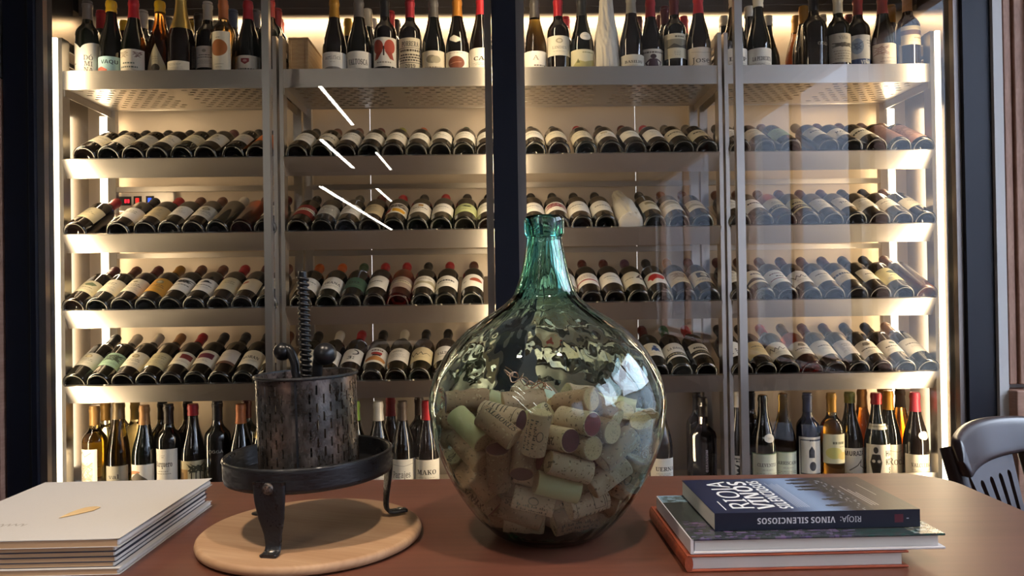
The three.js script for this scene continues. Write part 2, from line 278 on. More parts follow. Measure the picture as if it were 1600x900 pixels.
const ART = {
  plain() {}, oval() { strokes(64, 56, 60, 2, '#8d8373', 14, 5); }, diamond() {}, sleeve() { scribble(20, 20, 90, 90, 'rgba(60,40,34,0.25)', 30, 2); },
  lines() { strokes(64, 34, 70, 2, '#6f6657', 14, 4); strokes(64, 72, 80, 4); }, lines2() { strokes(64, 28, 46, 1, '#5a5248', 10, 6); strokes(64, 56, 86, 5); }, lines3() { disc(64, 30, 9, '#a2977e'); strokes(64, 52, 78, 2, '#5f574b', 13, 4); strokes(64, 84, 70, 3); },
  crest() { disc(64, 36, 15, '#9a8a68'); disc(64, 36, 9, '#cdbf9a'); strokes(64, 62, 80, 2, '#5f574b', 12, 4); strokes(64, 92, 60, 2); },
  smallword() { strokes(64, 44, 62, 1, '#5c5449', 10, 7); strokes(64, 70, 40, 2, '#a2998a'); }, smallword2() { strokes(64, 56, 82, 1, '#4c453c', 10, 8); strokes(64, 80, 50, 1, '#a2998a'); },
  blackword() { strokes(64, 48, 76, 1, '#151412', 10, 15); strokes(64, 78, 60, 2, '#8d8373'); }, blackword2() { strokes(60, 40, 88, 1, '#151412', 10, 17); strokes(64, 74, 50, 2, '#8d8373'); },
  word(t) { fit(t[0], 64, 62, 30, 104, 'serif'); strokes(64, 88, 70, 2, '#8d8373'); }, bigword(t) { fit(t[0], 64, 66, 46, 122, 'serif'); strokes(64, 104, 56, 1); },
  square() { ax.strokeStyle = '#b9a67c'; ax.strokeRect(8, 8, 112, 112); strokes(64, 40, 60, 2, '#8a7d62', 16, 4); }, band() { rect(0, 44, 128, 30, '#d8cdb4'); strokes(64, 54, 80, 1, '#3a2a22', 8, 7); },
  collage() { poly([[8, 70], [50, 60], [46, 100], [10, 104]], '#c23a22'); poly([[52, 66], [112, 78], [104, 112], [56, 106]], '#e3a92c'); scribble(10, 12, 108, 46, '#3a2c28', 24, 3); },
  tower() { rect(54, 20, 22, 24, '#b98a3c'); strokes(64, 58, 88, 1, '#4a443c', 10, 9); strokes(64, 82, 60, 2); }, bug() { scribble(46, 26, 40, 26, '#2c3a20', 14, 4); strokes(64, 78, 64, 1, '#4c4a30', 9, 5); },
  redscribble() { scribble(14, 14, 100, 62, '#8a2c34', 34, 3); strokes(64, 96, 60, 1); }, house() { rect(30, 28, 68, 26, '#a39670'); poly([[26, 30], [64, 14], [102, 30]], '#7d7256'); strokes(64, 72, 70, 3); },
  house2() { rect(24, 34, 80, 22, '#b3a57d'); poly([[20, 36], [64, 20], [108, 36]], '#8d8160'); strokes(64, 76, 60, 2); }, hills() { poly([[0, 70], [34, 50], [70, 66], [100, 46], [128, 62], [128, 84], [0, 84]], '#b7ac8c'); strokes(64, 28, 70, 1, '#7d735c', 8, 5); },
  blackband(t) { rect(0, 84, 128, 26, '#15130f'); if (t[0]) fit(t[0], 64, 48, 26, 100, 'serif'); else strokes(64, 40, 80, 2, '#7a6f50', 14, 5); strokes(64, 92, 96, 1, '#d8cba0', 8, 8); }, blackband2() { rect(0, 76, 128, 34, '#17110e'); strokes(64, 42, 92, 1, '#17110e', 8, 14); strokes(64, 88, 90, 1, '#cbbf92', 8, 8); },
  leaf() { poly([[40, 40], [66, 22], [92, 34], [78, 54], [52, 56]], '#5c6a48'); strokes(64, 74, 66, 1, '#5c543f', 8, 5); strokes(64, 92, 80, 2); }, birds() { scribble(34, 18, 62, 28, '#15130f', 18, 4); strokes(64, 64, 74, 1, '#4a4236', 8, 6); },
  hat() { disc(64, 34, 26, '#15130f', 5); disc(64, 28, 13, '#15130f', 9); strokes(64, 64, 80, 1, '#4a4236', 8, 6); strokes(64, 84, 70, 2); }, reddot() { ax.strokeStyle = '#b9a67c'; ax.strokeRect(8, 8, 112, 112); disc(54, 40, 16, '#a8482e', 10); },
  spot() { disc(84, 54, 30, '#a24a2c', 17); strokes(30, 58, 26, 1, '#4a4236', 8, 6); }, redband() { rect(0, 72, 128, 12, '#9c2a2e'); strokes(64, 26, 74, 3, '#8a5a52', 12, 4); }, bird() { line([[70, 66], [86, 34], [80, 58], [104, 44], [84, 70]], '#4a382a', 6); strokes(40, 60, 46, 1, '#5c5449', 8, 5); },
  splash() { poly([[20, 60], [34, 28], [60, 18], [88, 26], [112, 24], [104, 54], [92, 78], [60, 70], [40, 92], [36, 70]], '#c8281e'); strokes(96, 96, 40, 1); }, sketch() { scribble(26, 20, 76, 56, '#8a6e48', 26, 2); strokes(64, 96, 70, 1, '#7a6344'); },
  portrait() { rect(38, 22, 58, 50, '#4a4438'); disc(68, 46, 14, '#cfc2a2', 18); strokes(64, 88, 80, 2, '#5c5449', 10, 4); }, blackhill() { strokes(70, 30, 74, 1, '#15130f', 8, 14); poly([[0, 92], [40, 76], [90, 88], [128, 78], [128, 104], [0, 104]], '#1c1a14'); },
  redline() { strokes(64, 32, 70, 1, '#6a3430', 8, 7); strokes(64, 58, 40, 1, '#5c5449', 8, 9); rect(18, 82, 92, 5, '#8c2a2e'); }, script() { line([[18, 68], [30, 40], [40, 76], [52, 50], [60, 70], [72, 48], [80, 70], [94, 54], [112, 60]], '#3a342c', 3); strokes(64, 92, 50, 1); },
  stamp() { scribble(30, 18, 68, 56, '#3c4a3c', 30, 3); strokes(64, 92, 80, 2, '#4c5c4c'); }, redsquare() { rect(50, 24, 52, 42, '#7c2420'); strokes(64, 86, 74, 2, '#8a5a4a'); }, redsquare2() { rect(44, 28, 58, 42, '#6f2230'); strokes(64, 90, 70, 2, '#8a5a4a'); },
  brownstrip() { rect(0, 104, 128, 24, '#6a4630'); strokes(64, 40, 70, 2, '#b0a292', 14, 4); }, bigd() { ax.strokeStyle = ink; ax.lineWidth = 7; ax.beginPath(); ax.arc(80, 34, 20, -1.6, 1.7); ax.stroke(); fit('3:', 74, 86, 40, 50, 'sans-serif'); },
  donkey() { rect(42, 40, 44, 18, '#b0342a'); rect(48, 58, 34, 12, '#3a2a24'); poly([[16, 84], [60, 72], [112, 86], [104, 108], [24, 108]], '#c98a4c'); strokes(64, 18, 70, 1, '#6a4630', 8, 10); },
  bluefigure() { disc(64, 36, 9, '#3c5688'); poly([[50, 46], [78, 46], [84, 78], [72, 70], [64, 84], [54, 70], [44, 78]], '#3c5688'); strokes(64, 98, 74, 1); }, dots() { for (let i = 0; i < 14; i++) disc(22 + (i % 5) * 20, 70 + Math.floor(i / 5) * 16, 4, ink); },
  emblem() { poly([[54, 18], [74, 18], [80, 40], [64, 50], [48, 40]], '#6a5c3c'); strokes(64, 66, 72, 1, '#4a4236', 8, 9); strokes(64, 90, 50, 2); }, emblem2() { disc(80, 32, 14, '#4c6a5c', 9); strokes(64, 62, 76, 1, '#4a4a44', 8, 8); strokes(64, 86, 60, 2); },
  domina(t) { t.forEach((s, i) => fit(s, 78, 62 + i * 22, 24, 40, 'serif', ink, 'normal')); strokes(20, 82, 18, 1, '#8d8373', 8, 4); }, vaqu(t) { fit(t[0], 70, 40, 36, 92, 'sans-serif', '#22323c'); poly([[10, 78], [40, 72], [62, 92], [58, 128], [8, 128]], '#c2553c'); strokes(96, 100, 40, 2, '#33424c', 12, 6); },
  floral() { scribble(18, 12, 44, 34, '#a2937c', 16, 2); scribble(80, 14, 34, 30, '#7c5a50', 14, 2); strokes(62, 70, 80, 2, '#5c6458', 20, 8); }, triangle() { disc(64, 100, 20, '#3c352c', 16); strokes(64, 54, 30, 3, '#8d8064', 9); }, ovalwin() { strokes(60, 18, 30, 1); disc(62, 46, 46, '#a5612a', 22); strokes(64, 88, 50, 2, '#b0a48c'); },
  shield() { poly([[48, 22], [80, 22], [80, 44], [64, 62], [48, 44]], '#8c2a26'); disc(64, 38, 8, '#c9988a'); strokes(64, 88, 96, 1, '#5c5449', 8, 10); }, pot(t) { fit(t[0], 64, 36, 30, 84, 'serif', '#6f675c', 'normal'); strokes(64, 62, 26, 1); disc(64, 118, 46, '#4c4640', 26); disc(64, 100, 30, '#837a70', 8); },
  butterfly() { for (const s of [-1, 1]) { disc(64 + s * 26, 42, 24, '#b5462e', 30); poly([[64 + s * 4, 60], [64 + s * 34, 66], [64 + s * 44, 98], [64 + s * 26, 94]], '#a53c28'); } rect(61, 40, 6, 40, '#2c1c18'); strokes(64, 106, 84, 1, '#8d8373', 8, 5); },
  poster(t) { fit(t[0], 64, 24, 24, 112, 'serif'); strokes(64, 42, 100, 1, '#4a4236', 8, 7); strokes(64, 58, 108, 3, '#4a4236', 9, 5); fit(t[1], 64, 98, 18, 60, 'serif'); strokes(64, 114, 60, 1); rect(8, 36, 112, 1.5, ink); rect(8, 86, 112, 1.5, ink); },
  plum(t) { disc(58, 52, 20, '#8f8672', 24); disc(74, 54, 18, '#b3a98f', 22); fit(t[0], 64, 104, 22, 90, 'sans-serif', '#6a5a38'); }, brownspot() { disc(64, 74, 34, '#7a4028', 40); line([[40, 80], [60, 72], [86, 70]], '#c99a80', 3); strokes(64, 12, 70, 1, '#b0a292', 8, 4); },
  monogram() { fit('A', 64, 40, 34, 40, 'serif', '#8d8373', 'normal'); strokes(80, 78, 50, 1, '#6f6657', 8, 7); strokes(70, 96, 30, 1); }, lindes() { disc(64, 34, 15, '#a59c84'); disc(64, 34, 9, '#d6ccb2'); fit('LINDES', 64, 76, 22, 86, 'serif', '#6f6657', 'normal'); strokes(64, 98, 50, 1); },
  landscape() { strokes(84, 16, 60, 1, '#8d8a5c', 8, 6); poly([[16, 96], [40, 60], [70, 72], [112, 56], [120, 100], [90, 112], [20, 112]], '#b5ab6c'); poly([[36, 76], [42, 52], [50, 76]], '#6c6a38'); }, childfig() { strokes(64, 16, 100, 1, '#7a6656', 8, 9); disc(64, 42, 12, '#4c3030'); poly([[50, 54], [78, 54], [84, 84], [92, 118], [74, 118], [64, 98], [54, 118], [38, 118], [44, 84]], '#53343a'); line([[50, 58], [34, 76], [40, 90]], '#53343a', 6); line([[78, 58], [96, 70], [92, 88]], '#53343a', 6); },
  valley() { strokes(74, 14, 70, 1, '#6a5f4c', 8, 8); rect(18, 30, 96, 44, '#8d8672'); poly([[18, 74], [50, 52], [80, 66], [114, 48], [114, 74]], '#4f4a3e'); strokes(64, 92, 30, 3); }, script2(t) { fit(t[0], 62, 74, 40, 96, 'serif', '#3a342c', 'normal'); line([[24, 26], [70, 34], [110, 24]], '#8d8373', 1.5); },
  ogga(t) { fit(t[0], 64, 64, 44, 120, 'sans-serif', '#a9a49a', 'normal'); }, gin(t) { ax.save(); ax.translate(64, 64); ax.rotate(-Math.PI / 2); ax.translate(-64, -64); fit(t[0], 64, 64, 30, 122, 'sans-serif', '#b6aab4'); ax.restore(); }, chateau() { fit('Viña', 64, 20, 18, 50, 'serif', '#6f6a60', 'normal'); scribble(18, 42, 94, 18, '#4c463c', 22, 2.4); strokes(64, 76, 80, 4, '#8d8373', 11, 3); },
  tondo(t) { rect(0, 82, 128, 46, '#1f3f7c'); disc(40, 40, 24, '#8296b4', 26); scribble(24, 26, 34, 26, '#4c5f84', 16, 2); strokes(98, 20, 44, 3, '#5f6a80', 9); fit(t[0], 72, 93, 16, 50, 'sans-serif', '#e8ecf0'); fit(t[1], 68, 112, 20, 112, 'sans-serif', '#e8ecf0'); },
  vinescript() { scribble(12, 14, 60, 44, '#a88a78', 22, 2); strokes(72, 72, 70, 2, '#9a8a7c', 16, 3); }, brownband() { rect(0, 30, 128, 30, '#6a5044'); strokes(80, 78, 50, 1, '#8a7a5c', 8, 8); strokes(64, 100, 60, 1); },
  etching() { line([[16, 18], [40, 10], [60, 24], [96, 12]], '#6f6657', 2.4); rect(20, 40, 84, 58, '#cfc8b8'); scribble(20, 40, 84, 58, '#8d8676', 30, 2); strokes(64, 106, 50, 2); }, mountain() { ax.strokeStyle = '#c9875c'; ax.lineWidth = 18; ax.beginPath(); ax.arc(50, 84, 40, 3.4, 5.2); ax.stroke(); poly([[6, 124], [30, 74], [62, 44], [98, 84], [112, 124]], '#6a6258'); },
  barq() { strokes(64, 22, 16, 2, '#a2998a', 6); fit('Barquero', 64, 52, 24, 108, 'serif'); strokes(64, 74, 70, 2); strokes(64, 108, 110, 2, '#b0a48c', 9); }, trees() { rect(16, 44, 44, 60, '#a8834c'); rect(28, 60, 14, 44, '#6a5030'); for (const x of [72, 88, 104]) { rect(x, 50, 4, 60, '#3c3020'); scribble(x - 10, 24, 24, 36, '#3c3a20', 12, 4); } },
  code() { strokes(64, 16, 90, 2, '#15130f', 14, 9); scribble(30, 56, 70, 60, '#15130f', 40, 5); }, greenborder(t) { ax.strokeStyle = '#7f946c'; ax.lineWidth = 8; ax.strokeRect(3, 3, 122, 122); fit(t[0], 64, 58, 22, 104, 'serif', '#4c4c44'); strokes(64, 80, 50, 1); strokes(64, 98, 80, 2); }, greenborder2(t) { this.greenborder(t); },
  arch() { ax.strokeStyle = '#4c5058'; ax.lineWidth = 3; ax.strokeRect(12, 12, 104, 104); poly([[48, 66], [48, 44], [60, 30], [72, 44], [72, 66]], '#3c4250'); disc(64, 92, 14, '#3c4250'); strokes(80, 10, 60, 1, '#3c4250', 8, 5); }, pastel() { disc(50, 82, 34, '#d6cf7c', 24); disc(88, 94, 26, '#e0c87a', 16); strokes(70, 34, 74, 1, '#6a6a4c', 8, 10); strokes(84, 54, 40, 1); },
  wordfig(t) { fit(t[0], 60, 26, 30, 108, 'sans-serif'); line([[40, 104], [70, 80], [84, 60], [82, 84], [104, 100]], '#6a6458', 4); strokes(30, 116, 40, 1); }, totem(t) { disc(40, 24, 8, ink, 12); poly([[28, 40], [54, 40], [60, 70], [52, 122], [30, 122], [20, 70]], '#2f2a26'); disc(32, 66, 6, '#e6dfd0'); disc(50, 66, 6, '#e6dfd0'); t.forEach((s, i) => fit(s, 96, 36 + i * 32, 30, 46, 'sans-serif')); },
};
function cell(spec) {
  if (cells.has(spec)) return cells.get(spec);
  const k = cells.size, x = (k % (AT / CELL)) * CELL, y = Math.floor(k / (AT / CELL)) * CELL, [bg, art, text] = spec.split('|');
  ax.save(); ax.beginPath(); ax.rect(x, y, CELL, CELL); ax.clip(); ax.translate(x, y);
  rect(0, 0, CELL, CELL, bg || '#0c0c0c');
  if (bg) for (let i = 0; i < 90; i++) rect(rnd() * CELL, rnd() * CELL, 1 + rnd() * 2, 1 + rnd(), `rgba(90,70,40,${0.03 + 0.06 * rnd()})`);
  ART[art](text ? text.split('~') : []);
  ax.restore();
  const r = [x / AT, 1 - (y + CELL) / AT, CELL / AT]; cells.set(spec, r); return r;
}
const atlasMap = canvasTexture(atlas);
const labelPaper = std({ map: atlasMap, roughness: 0.62 }), printOnGlass = phy({ map: atlasMap, roughness: 0.04, ior: 1.72 });

// ---------------------------------------------------------------- bottle shapes (radius, height)
const PROFILES = {
  bx: [[0, 0.022], [0.018, 0.018], [0.027, 0.003], [0.031, 0], [0.0345, 0.001], [0.0375, 0.006], [0.0375, 0.012], [0.0375, 0.178], [0.0368, 0.19], [0.034, 0.2], [0.027, 0.211], [0.02, 0.219], [0.0165, 0.227], [0.0148, 0.238], [0.0143, 0.26], [0.0143, 0.279], [0.0158, 0.281], [0.016, 0.292], [0.0143, 0.2935], [0.0143, 0.299], [0.0125, 0.3], [0, 0.3]],
  bg: [[0, 0.022], [0.018, 0.018], [0.028, 0.003], [0.032, 0], [0.036, 0.001], [0.039, 0.006], [0.039, 0.013], [0.039, 0.128], [0.0384, 0.142], [0.0362, 0.158], [0.0325, 0.175], [0.0275, 0.193], [0.0225, 0.211], [0.0185, 0.229], [0.0162, 0.246], [0.015, 0.264], [0.0147, 0.276], [0.0163, 0.278], [0.0163, 0.288], [0.0147, 0.29], [0.0147, 0.296], [0.0125, 0.298], [0, 0.298]],
  ch: [[0, 0.03], [0.02, 0.024], [0.031, 0.003], [0.035, 0], [0.039, 0.001], [0.042, 0.007], [0.042, 0.014], [0.042, 0.14], [0.0412, 0.158], [0.0385, 0.177], [0.034, 0.196], [0.028, 0.216], [0.0222, 0.236], [0.0185, 0.256], [0.0165, 0.276], [0.0158, 0.29], [0.0175, 0.292], [0.0175, 0.302], [0.014, 0.306], [0, 0.306]],
  fl: [[0, 0.018], [0.018, 0.014], [0.026, 0.003], [0.029, 0], [0.033, 0.001], [0.0355, 0.006], [0.0355, 0.013], [0.0355, 0.12], [0.0345, 0.145], [0.0315, 0.172], [0.027, 0.2], [0.022, 0.228], [0.0178, 0.255], [0.015, 0.28], [0.0145, 0.297], [0.016, 0.299], [0.016, 0.308], [0.0145, 0.31], [0.0145, 0.316], [0, 0.318]],
  cl: [[0, 0.01], [0.02, 0.008], [0.027, 0.002], [0.03, 0], [0.0338, 0.001], [0.036, 0.006], [0.036, 0.012], [0.036, 0.176], [0.0345, 0.19], [0.029, 0.203], [0.0215, 0.213], [0.0165, 0.222], [0.0148, 0.235], [0.0143, 0.265], [0.0158, 0.267], [0.0158, 0.278], [0.0143, 0.28], [0.0143, 0.29], [0, 0.291]],
};
PROFILES.mg = PROFILES.bx.map(([r, y]) => [r * (y > 0.2 ? 1.05 : 1.09), y * 1.03]);
const glassSolid = (c, att, d) => phy({ color: c, transmission: 1, thickness: 0.06, roughness: 0.02, ior: 1.4, attenuationColor: new THREE.Color().setRGB(...att), attenuationDistance: d });
const G = {
  dark: [phy({ color: '#0c0d0a', roughness: 0.03, ior: 1.72 }), phy({ color: '#120c0a', roughness: 0.03, ior: 1.72 }), phy({ color: '#0b100b', roughness: 0.04, ior: 1.72 })],
  dusty: [phy({ color: '#131310', roughness: 0.12, ior: 1.5 }), phy({ color: '#171210', roughness: 0.18, ior: 1.5 })],
  amber: glassSolid('#ffffff', [0.62, 0.30, 0.07], 0.03), honey: glassSolid('#ffffff', [0.72, 0.56, 0.17], 0.03), gold: glassSolid('#ffffff', [0.86, 0.62, 0.28], 0.05), pale: glassSolid('#ffffff', [0.9, 0.84, 0.52], 0.06),
  olive: glassSolid('#ffffff', [0.34, 0.27, 0.09], 0.025), rose: glassSolid('#ffffff', [0.75, 0.36, 0.28], 0.04), purple: glassSolid('#ffffff', [0.30, 0.10, 0.16], 0.03),
  brown: [phy({ color: '#3a241a', roughness: 0.25 })], blue: [phy({ color: '#10162e', roughness: 0.08 })],
};
const shapeCache = new Map();
const cached = (k, f) => { if (!shapeCache.has(k)) shapeCache.set(k, f()); return shapeCache.get(k); };
function radiusAt(shape, y) { const p = PROFILES[shape]; for (let i = 7; i < p.length - 1; i++) if (y <= p[i + 1][1]) { const [r0, y0] = p[i], [r1, y1] = p[i + 1]; return r0 + (r1 - r0) * Math.max(0, y - y0) / Math.max(1e-6, y1 - y0); } return p[p.length - 3][0]; }
const bodyGeo = (shape) => cached('b' + shape, () => (shape === 'sq' ? outward(toCreasedNormals(lathe([[0, 0.006], [0.034, 0.004], [0.038, 0], [0.043, 0.004], [0.043, 0.165], [0.039, 0.18], [0.022, 0.196], [0.0155, 0.205], [0.0148, 0.262], [0.0172, 0.264], [0.0172, 0.275], [0.0148, 0.277], [0, 0.278]], 8).rotateY(Math.PI / 8), 0.5)) : lathe(PROFILES[shape], 44)));
function capsuleGeo(shape, style) {
  return cached('c' + shape + style, () => {
    const p = PROFILES[shape] ?? PROFILES.cl, top = p[p.length - 1][1], len = { c: 0.062, w: 0.036, f: 0.112 }[style], y0 = top - len, t = style === 'w' ? 0.0016 : 0.0007, pts = [];
    const n = style === 'w' ? 5 : 14;
    pts.push([radiusAt(shape === 'sq' ? 'cl' : shape, y0) - 0.0004, y0]);
    for (let i = 0; i <= n; i++) { const y = y0 + (top - y0 - 0.002) * i / n; pts.push([radiusAt(shape === 'sq' ? 'cl' : shape, y) + t + (style === 'w' ? 0.0007 * Math.sin(i * 1.9) : 0), y]); }
    const rt = pts[pts.length - 1][0];
    pts.push([rt, top - 0.001], [rt - 0.0015, top + 0.0008], [0, top + 0.001]);
    return lathe(pts, 28);
  });
}
const capMats = new Map();
function capMat(style, hex) {
  const k = style + hex; if (!capMats.has(k)) capMats.set(k, phy({ color: hex, roughness: { c: 0.42, w: 0.38, f: 0.3 }[style], metalness: { c: 0.25, w: 0, f: 0.75 }[style], bumpScale: 0.0006, bumpMap: style === 'f' ? crinkle : null }));
  return capMats.get(k);
}
const crinkle = dataTexture(128, 128, (u, v) => 0.5 * tileNoise(u, v, 14, 14, 61) + 0.5 * tileNoise(u, v, 34, 34, 62)); crinkle.repeat.set(2, 2);
function labelGeo(shape, spec, y0, y1, wdeg) {
  return cached(['l', shape, spec, y0, y1, wdeg].join(), () => {
    const [u0, v0, s] = cell(spec), n = 16, rows = 5, art = spec.split('|')[1], w = THREE.MathUtils.degToRad(wdeg), pos = [], nor = [], uv = [], idx = [];
    for (let i = 0; i <= n; i++) {
      const f = i / n, a = (f - 0.5) * w; let top = 1, low = 0;
      if (art === 'oval') { const q = Math.sqrt(Math.max(0, 1 - Math.pow(2 * f - 1, 2))); top = 0.5 + 0.5 * q; low = 0.5 - 0.5 * q; }
      if (art === 'diamond') { top = 1 - 0.7 * Math.abs(f - 0.4); low = 0.65 * Math.abs(f - 0.6); }
      if (art === 'domina') top = f < 0.36 ? 0.86 + 0.14 * Math.cos(f * 3.2) - 0.9 * f * f : Math.min(1, 0.74 + 0.26 * Math.sqrt(Math.max(0, (f - 0.36) / 0.64) * (2 - (f - 0.36) / 0.64)));
      if (art === 'triangle') top = Math.max(0.02, 1 - Math.abs(f - 0.5) * 1.9);
      for (let j = 0; j <= rows; j++) {
        const g = low + j / rows * (top - low), y = y0 + (y1 - y0) * g, r = (shape === 'sq' ? 0.0405 : radiusAt(shape, y)) + 0.0005;
        pos.push(r * Math.sin(a), y, r * Math.cos(a)); nor.push(Math.sin(a), 0, Math.cos(a)); uv.push(u0 + s * (0.02 + 0.96 * f), v0 + s * (0.02 + 0.96 * g));
        if (i < n && j < rows) { const k = i * (rows + 1) + j; idx.push(k, k + rows + 1, k + 1, k + 1, k + rows + 1, k + rows + 2); }
      }
    }
    const ge = new THREE.BufferGeometry(); ge.setAttribute('position', new THREE.Float32BufferAttribute(pos, 3)); ge.setAttribute('normal', new THREE.Float32BufferAttribute(nor, 3)); ge.setAttribute('uv', new THREE.Float32BufferAttribute(uv, 2)); ge.setIndex(idx);
    return ge;
  });
}
const glassOf = (kind, dusty) => (kind && G[kind] ? (Array.isArray(G[kind]) ? G[kind][0] : G[kind]) : dusty ? G.dusty[Math.floor(rnd() * 2)] : G.dark[Math.floor(rnd() * 3)]);
// paper-wrapped bottle: crumpled tissue following a bottle
const tissue = std({ color: '#d9d3c6', roughness: 0.85 });
function wrapGeo(sd) {
  const p = [[0, 0.001], [0.03, 0.0], [0.04, 0.004], [0.0405, 0.02], [0.0405, 0.12], [0.0395, 0.15], [0.035, 0.18], [0.029, 0.21], [0.0245, 0.24], [0.0225, 0.265], [0.021, 0.285], [0.015, 0.3], [0.006, 0.308], [0, 0.309]], pts = [];
  for (let i = 0; i < p.length - 1; i++) for (let k = 0; k < 4; k++) pts.push([p[i][0] + (p[i + 1][0] - p[i][0]) * k / 4, p[i][1] + (p[i + 1][1] - p[i][1]) * k / 4]);
  pts.push(p[p.length - 1]);
  const g = lathe(pts, 72), a = g.attributes.position;
  for (let i = 0; i < a.count; i++) { const x = a.getX(i), y = a.getY(i), z = a.getZ(i), r = Math.hypot(x, z); if (r < 0.004) continue; const an = Math.atan2(x, z), f = 1 + 0.10 * noise3.noise(Math.sin(an) * 2.2 + sd, Math.cos(an) * 2.2, y * 26) + 0.12 * noise3.noise(Math.sin(an) * 6 + sd, Math.cos(an) * 6, y * 80) + (y > 0.18 ? 0.09 * Math.sin(an * 9 + y * 30) : 0); a.setX(i, x * Math.min(f, 1.04)); a.setZ(i, z * Math.min(f, 1.04)); }
  g.computeVertexNormals(); return g;
}
function hueName(hex) {
  const c = new THREE.Color(hex).getHSL({}, THREE.SRGBColorSpace), h = c.h * 360;
  if (c.s < 0.16) return c.l < 0.2 ? 'black' : c.l < 0.6 ? 'grey' : c.l < 0.75 ? 'silver' : 'white';
  if (c.l < 0.16) return 'black';
  if (c.l > 0.8) return c.s > 0.35 ? 'cream' : 'white';
  if (h < 14 || h > 335) return c.l < 0.27 ? 'dark red' : 'red';
  if (h < 28) return c.l < 0.4 ? 'brown' : 'orange';
  if (h < 44) return c.l > 0.6 ? 'tan' : c.s > 0.45 ? 'gold' : 'brown';
  if (h < 58) return c.l > 0.6 ? 'cream' : 'yellow';
  if (h < 170) return 'green'; if (h < 250) return 'blue'; return 'purple';
}
function bottle(shape, glass, cap, spec, geom, dusty) {
  const g = new THREE.Group(); g.name = numbered('wine_bottle'); scene.add(g);
  if (shape === 't' || cap === 't') { mesh('paper_wrap', cached('wrap' + shape, () => wrapGeo(shape === 't' ? 2.3 : 7.1)), tissue, g); return g; }
  mesh('glass_body', bodyGeo(shape), glassOf(glass, dusty), g);
  const st = cap[0];
  if (st !== 'n') mesh({ c: 'capsule', w: 'wax_seal', f: 'foil' }[st], capsuleGeo(shape, st), capMat(st, cap.slice(1)), g);
  else mesh('cork_stopper', cached('kork', () => lathe([[0, 0.294], [0.0098, 0.294], [0.0098, 0.2995], [0, 0.2995]], 20)), corkPlain, g);
  if (spec) {
    const [box, extra] = geom.split(';'); let [y0, y1, w, rot] = box.split(',').map(Number);
    if (extra) { const [art, a, b, c] = { o: ['oval', 0.148, 0.175, 62], d: ['diamond', 0.142, 0.168, 58], b: ['band', 0.182, 0.2, 190] }[extra], st = mesh('neck_sticker', labelGeo(shape, `#e9e2d2|${art}`, a, b, c), labelPaper, g); st.rotation.y = extra === 'd' ? -0.2 : 0.25; }
    if (y0 < 0.014) y0 = 0.014;
    if (spec[0] === '|') { // print straight on the glass
      const l = mesh('print', labelGeo(shape, spec, y0, y1, w), printOnGlass, g); l.rotation.y = THREE.MathUtils.degToRad(rot);
    } else { const l = mesh('label', labelGeo(shape, spec, y0, y1, w), labelPaper, g); l.rotation.y = THREE.MathUtils.degToRad(rot); }
  }
  return g;
}
const glintRingGlass = phy({ color: '#57544c', roughness: 0.3 });  // raised base ridge, its lighter grey stands in for the LED glint
const corkPlain = std({ color: '#b98f5f', roughness: 0.85 });
const ORD = ['first', 'second', 'third', 'fourth', 'fifth', 'sixth', 'seventh', 'eighth', 'ninth', 'tenth', 'eleventh', 'twelfth', 'thirteenth', 'fourteenth', 'fifteenth'];
const BAY = ['left bay', 'bay left of mullion', 'bay right of mullion', 'right bay'];
const SHELF = ['upper slanted shelf', 'second slanted shelf', 'third slanted shelf', 'lowest slanted shelf'];
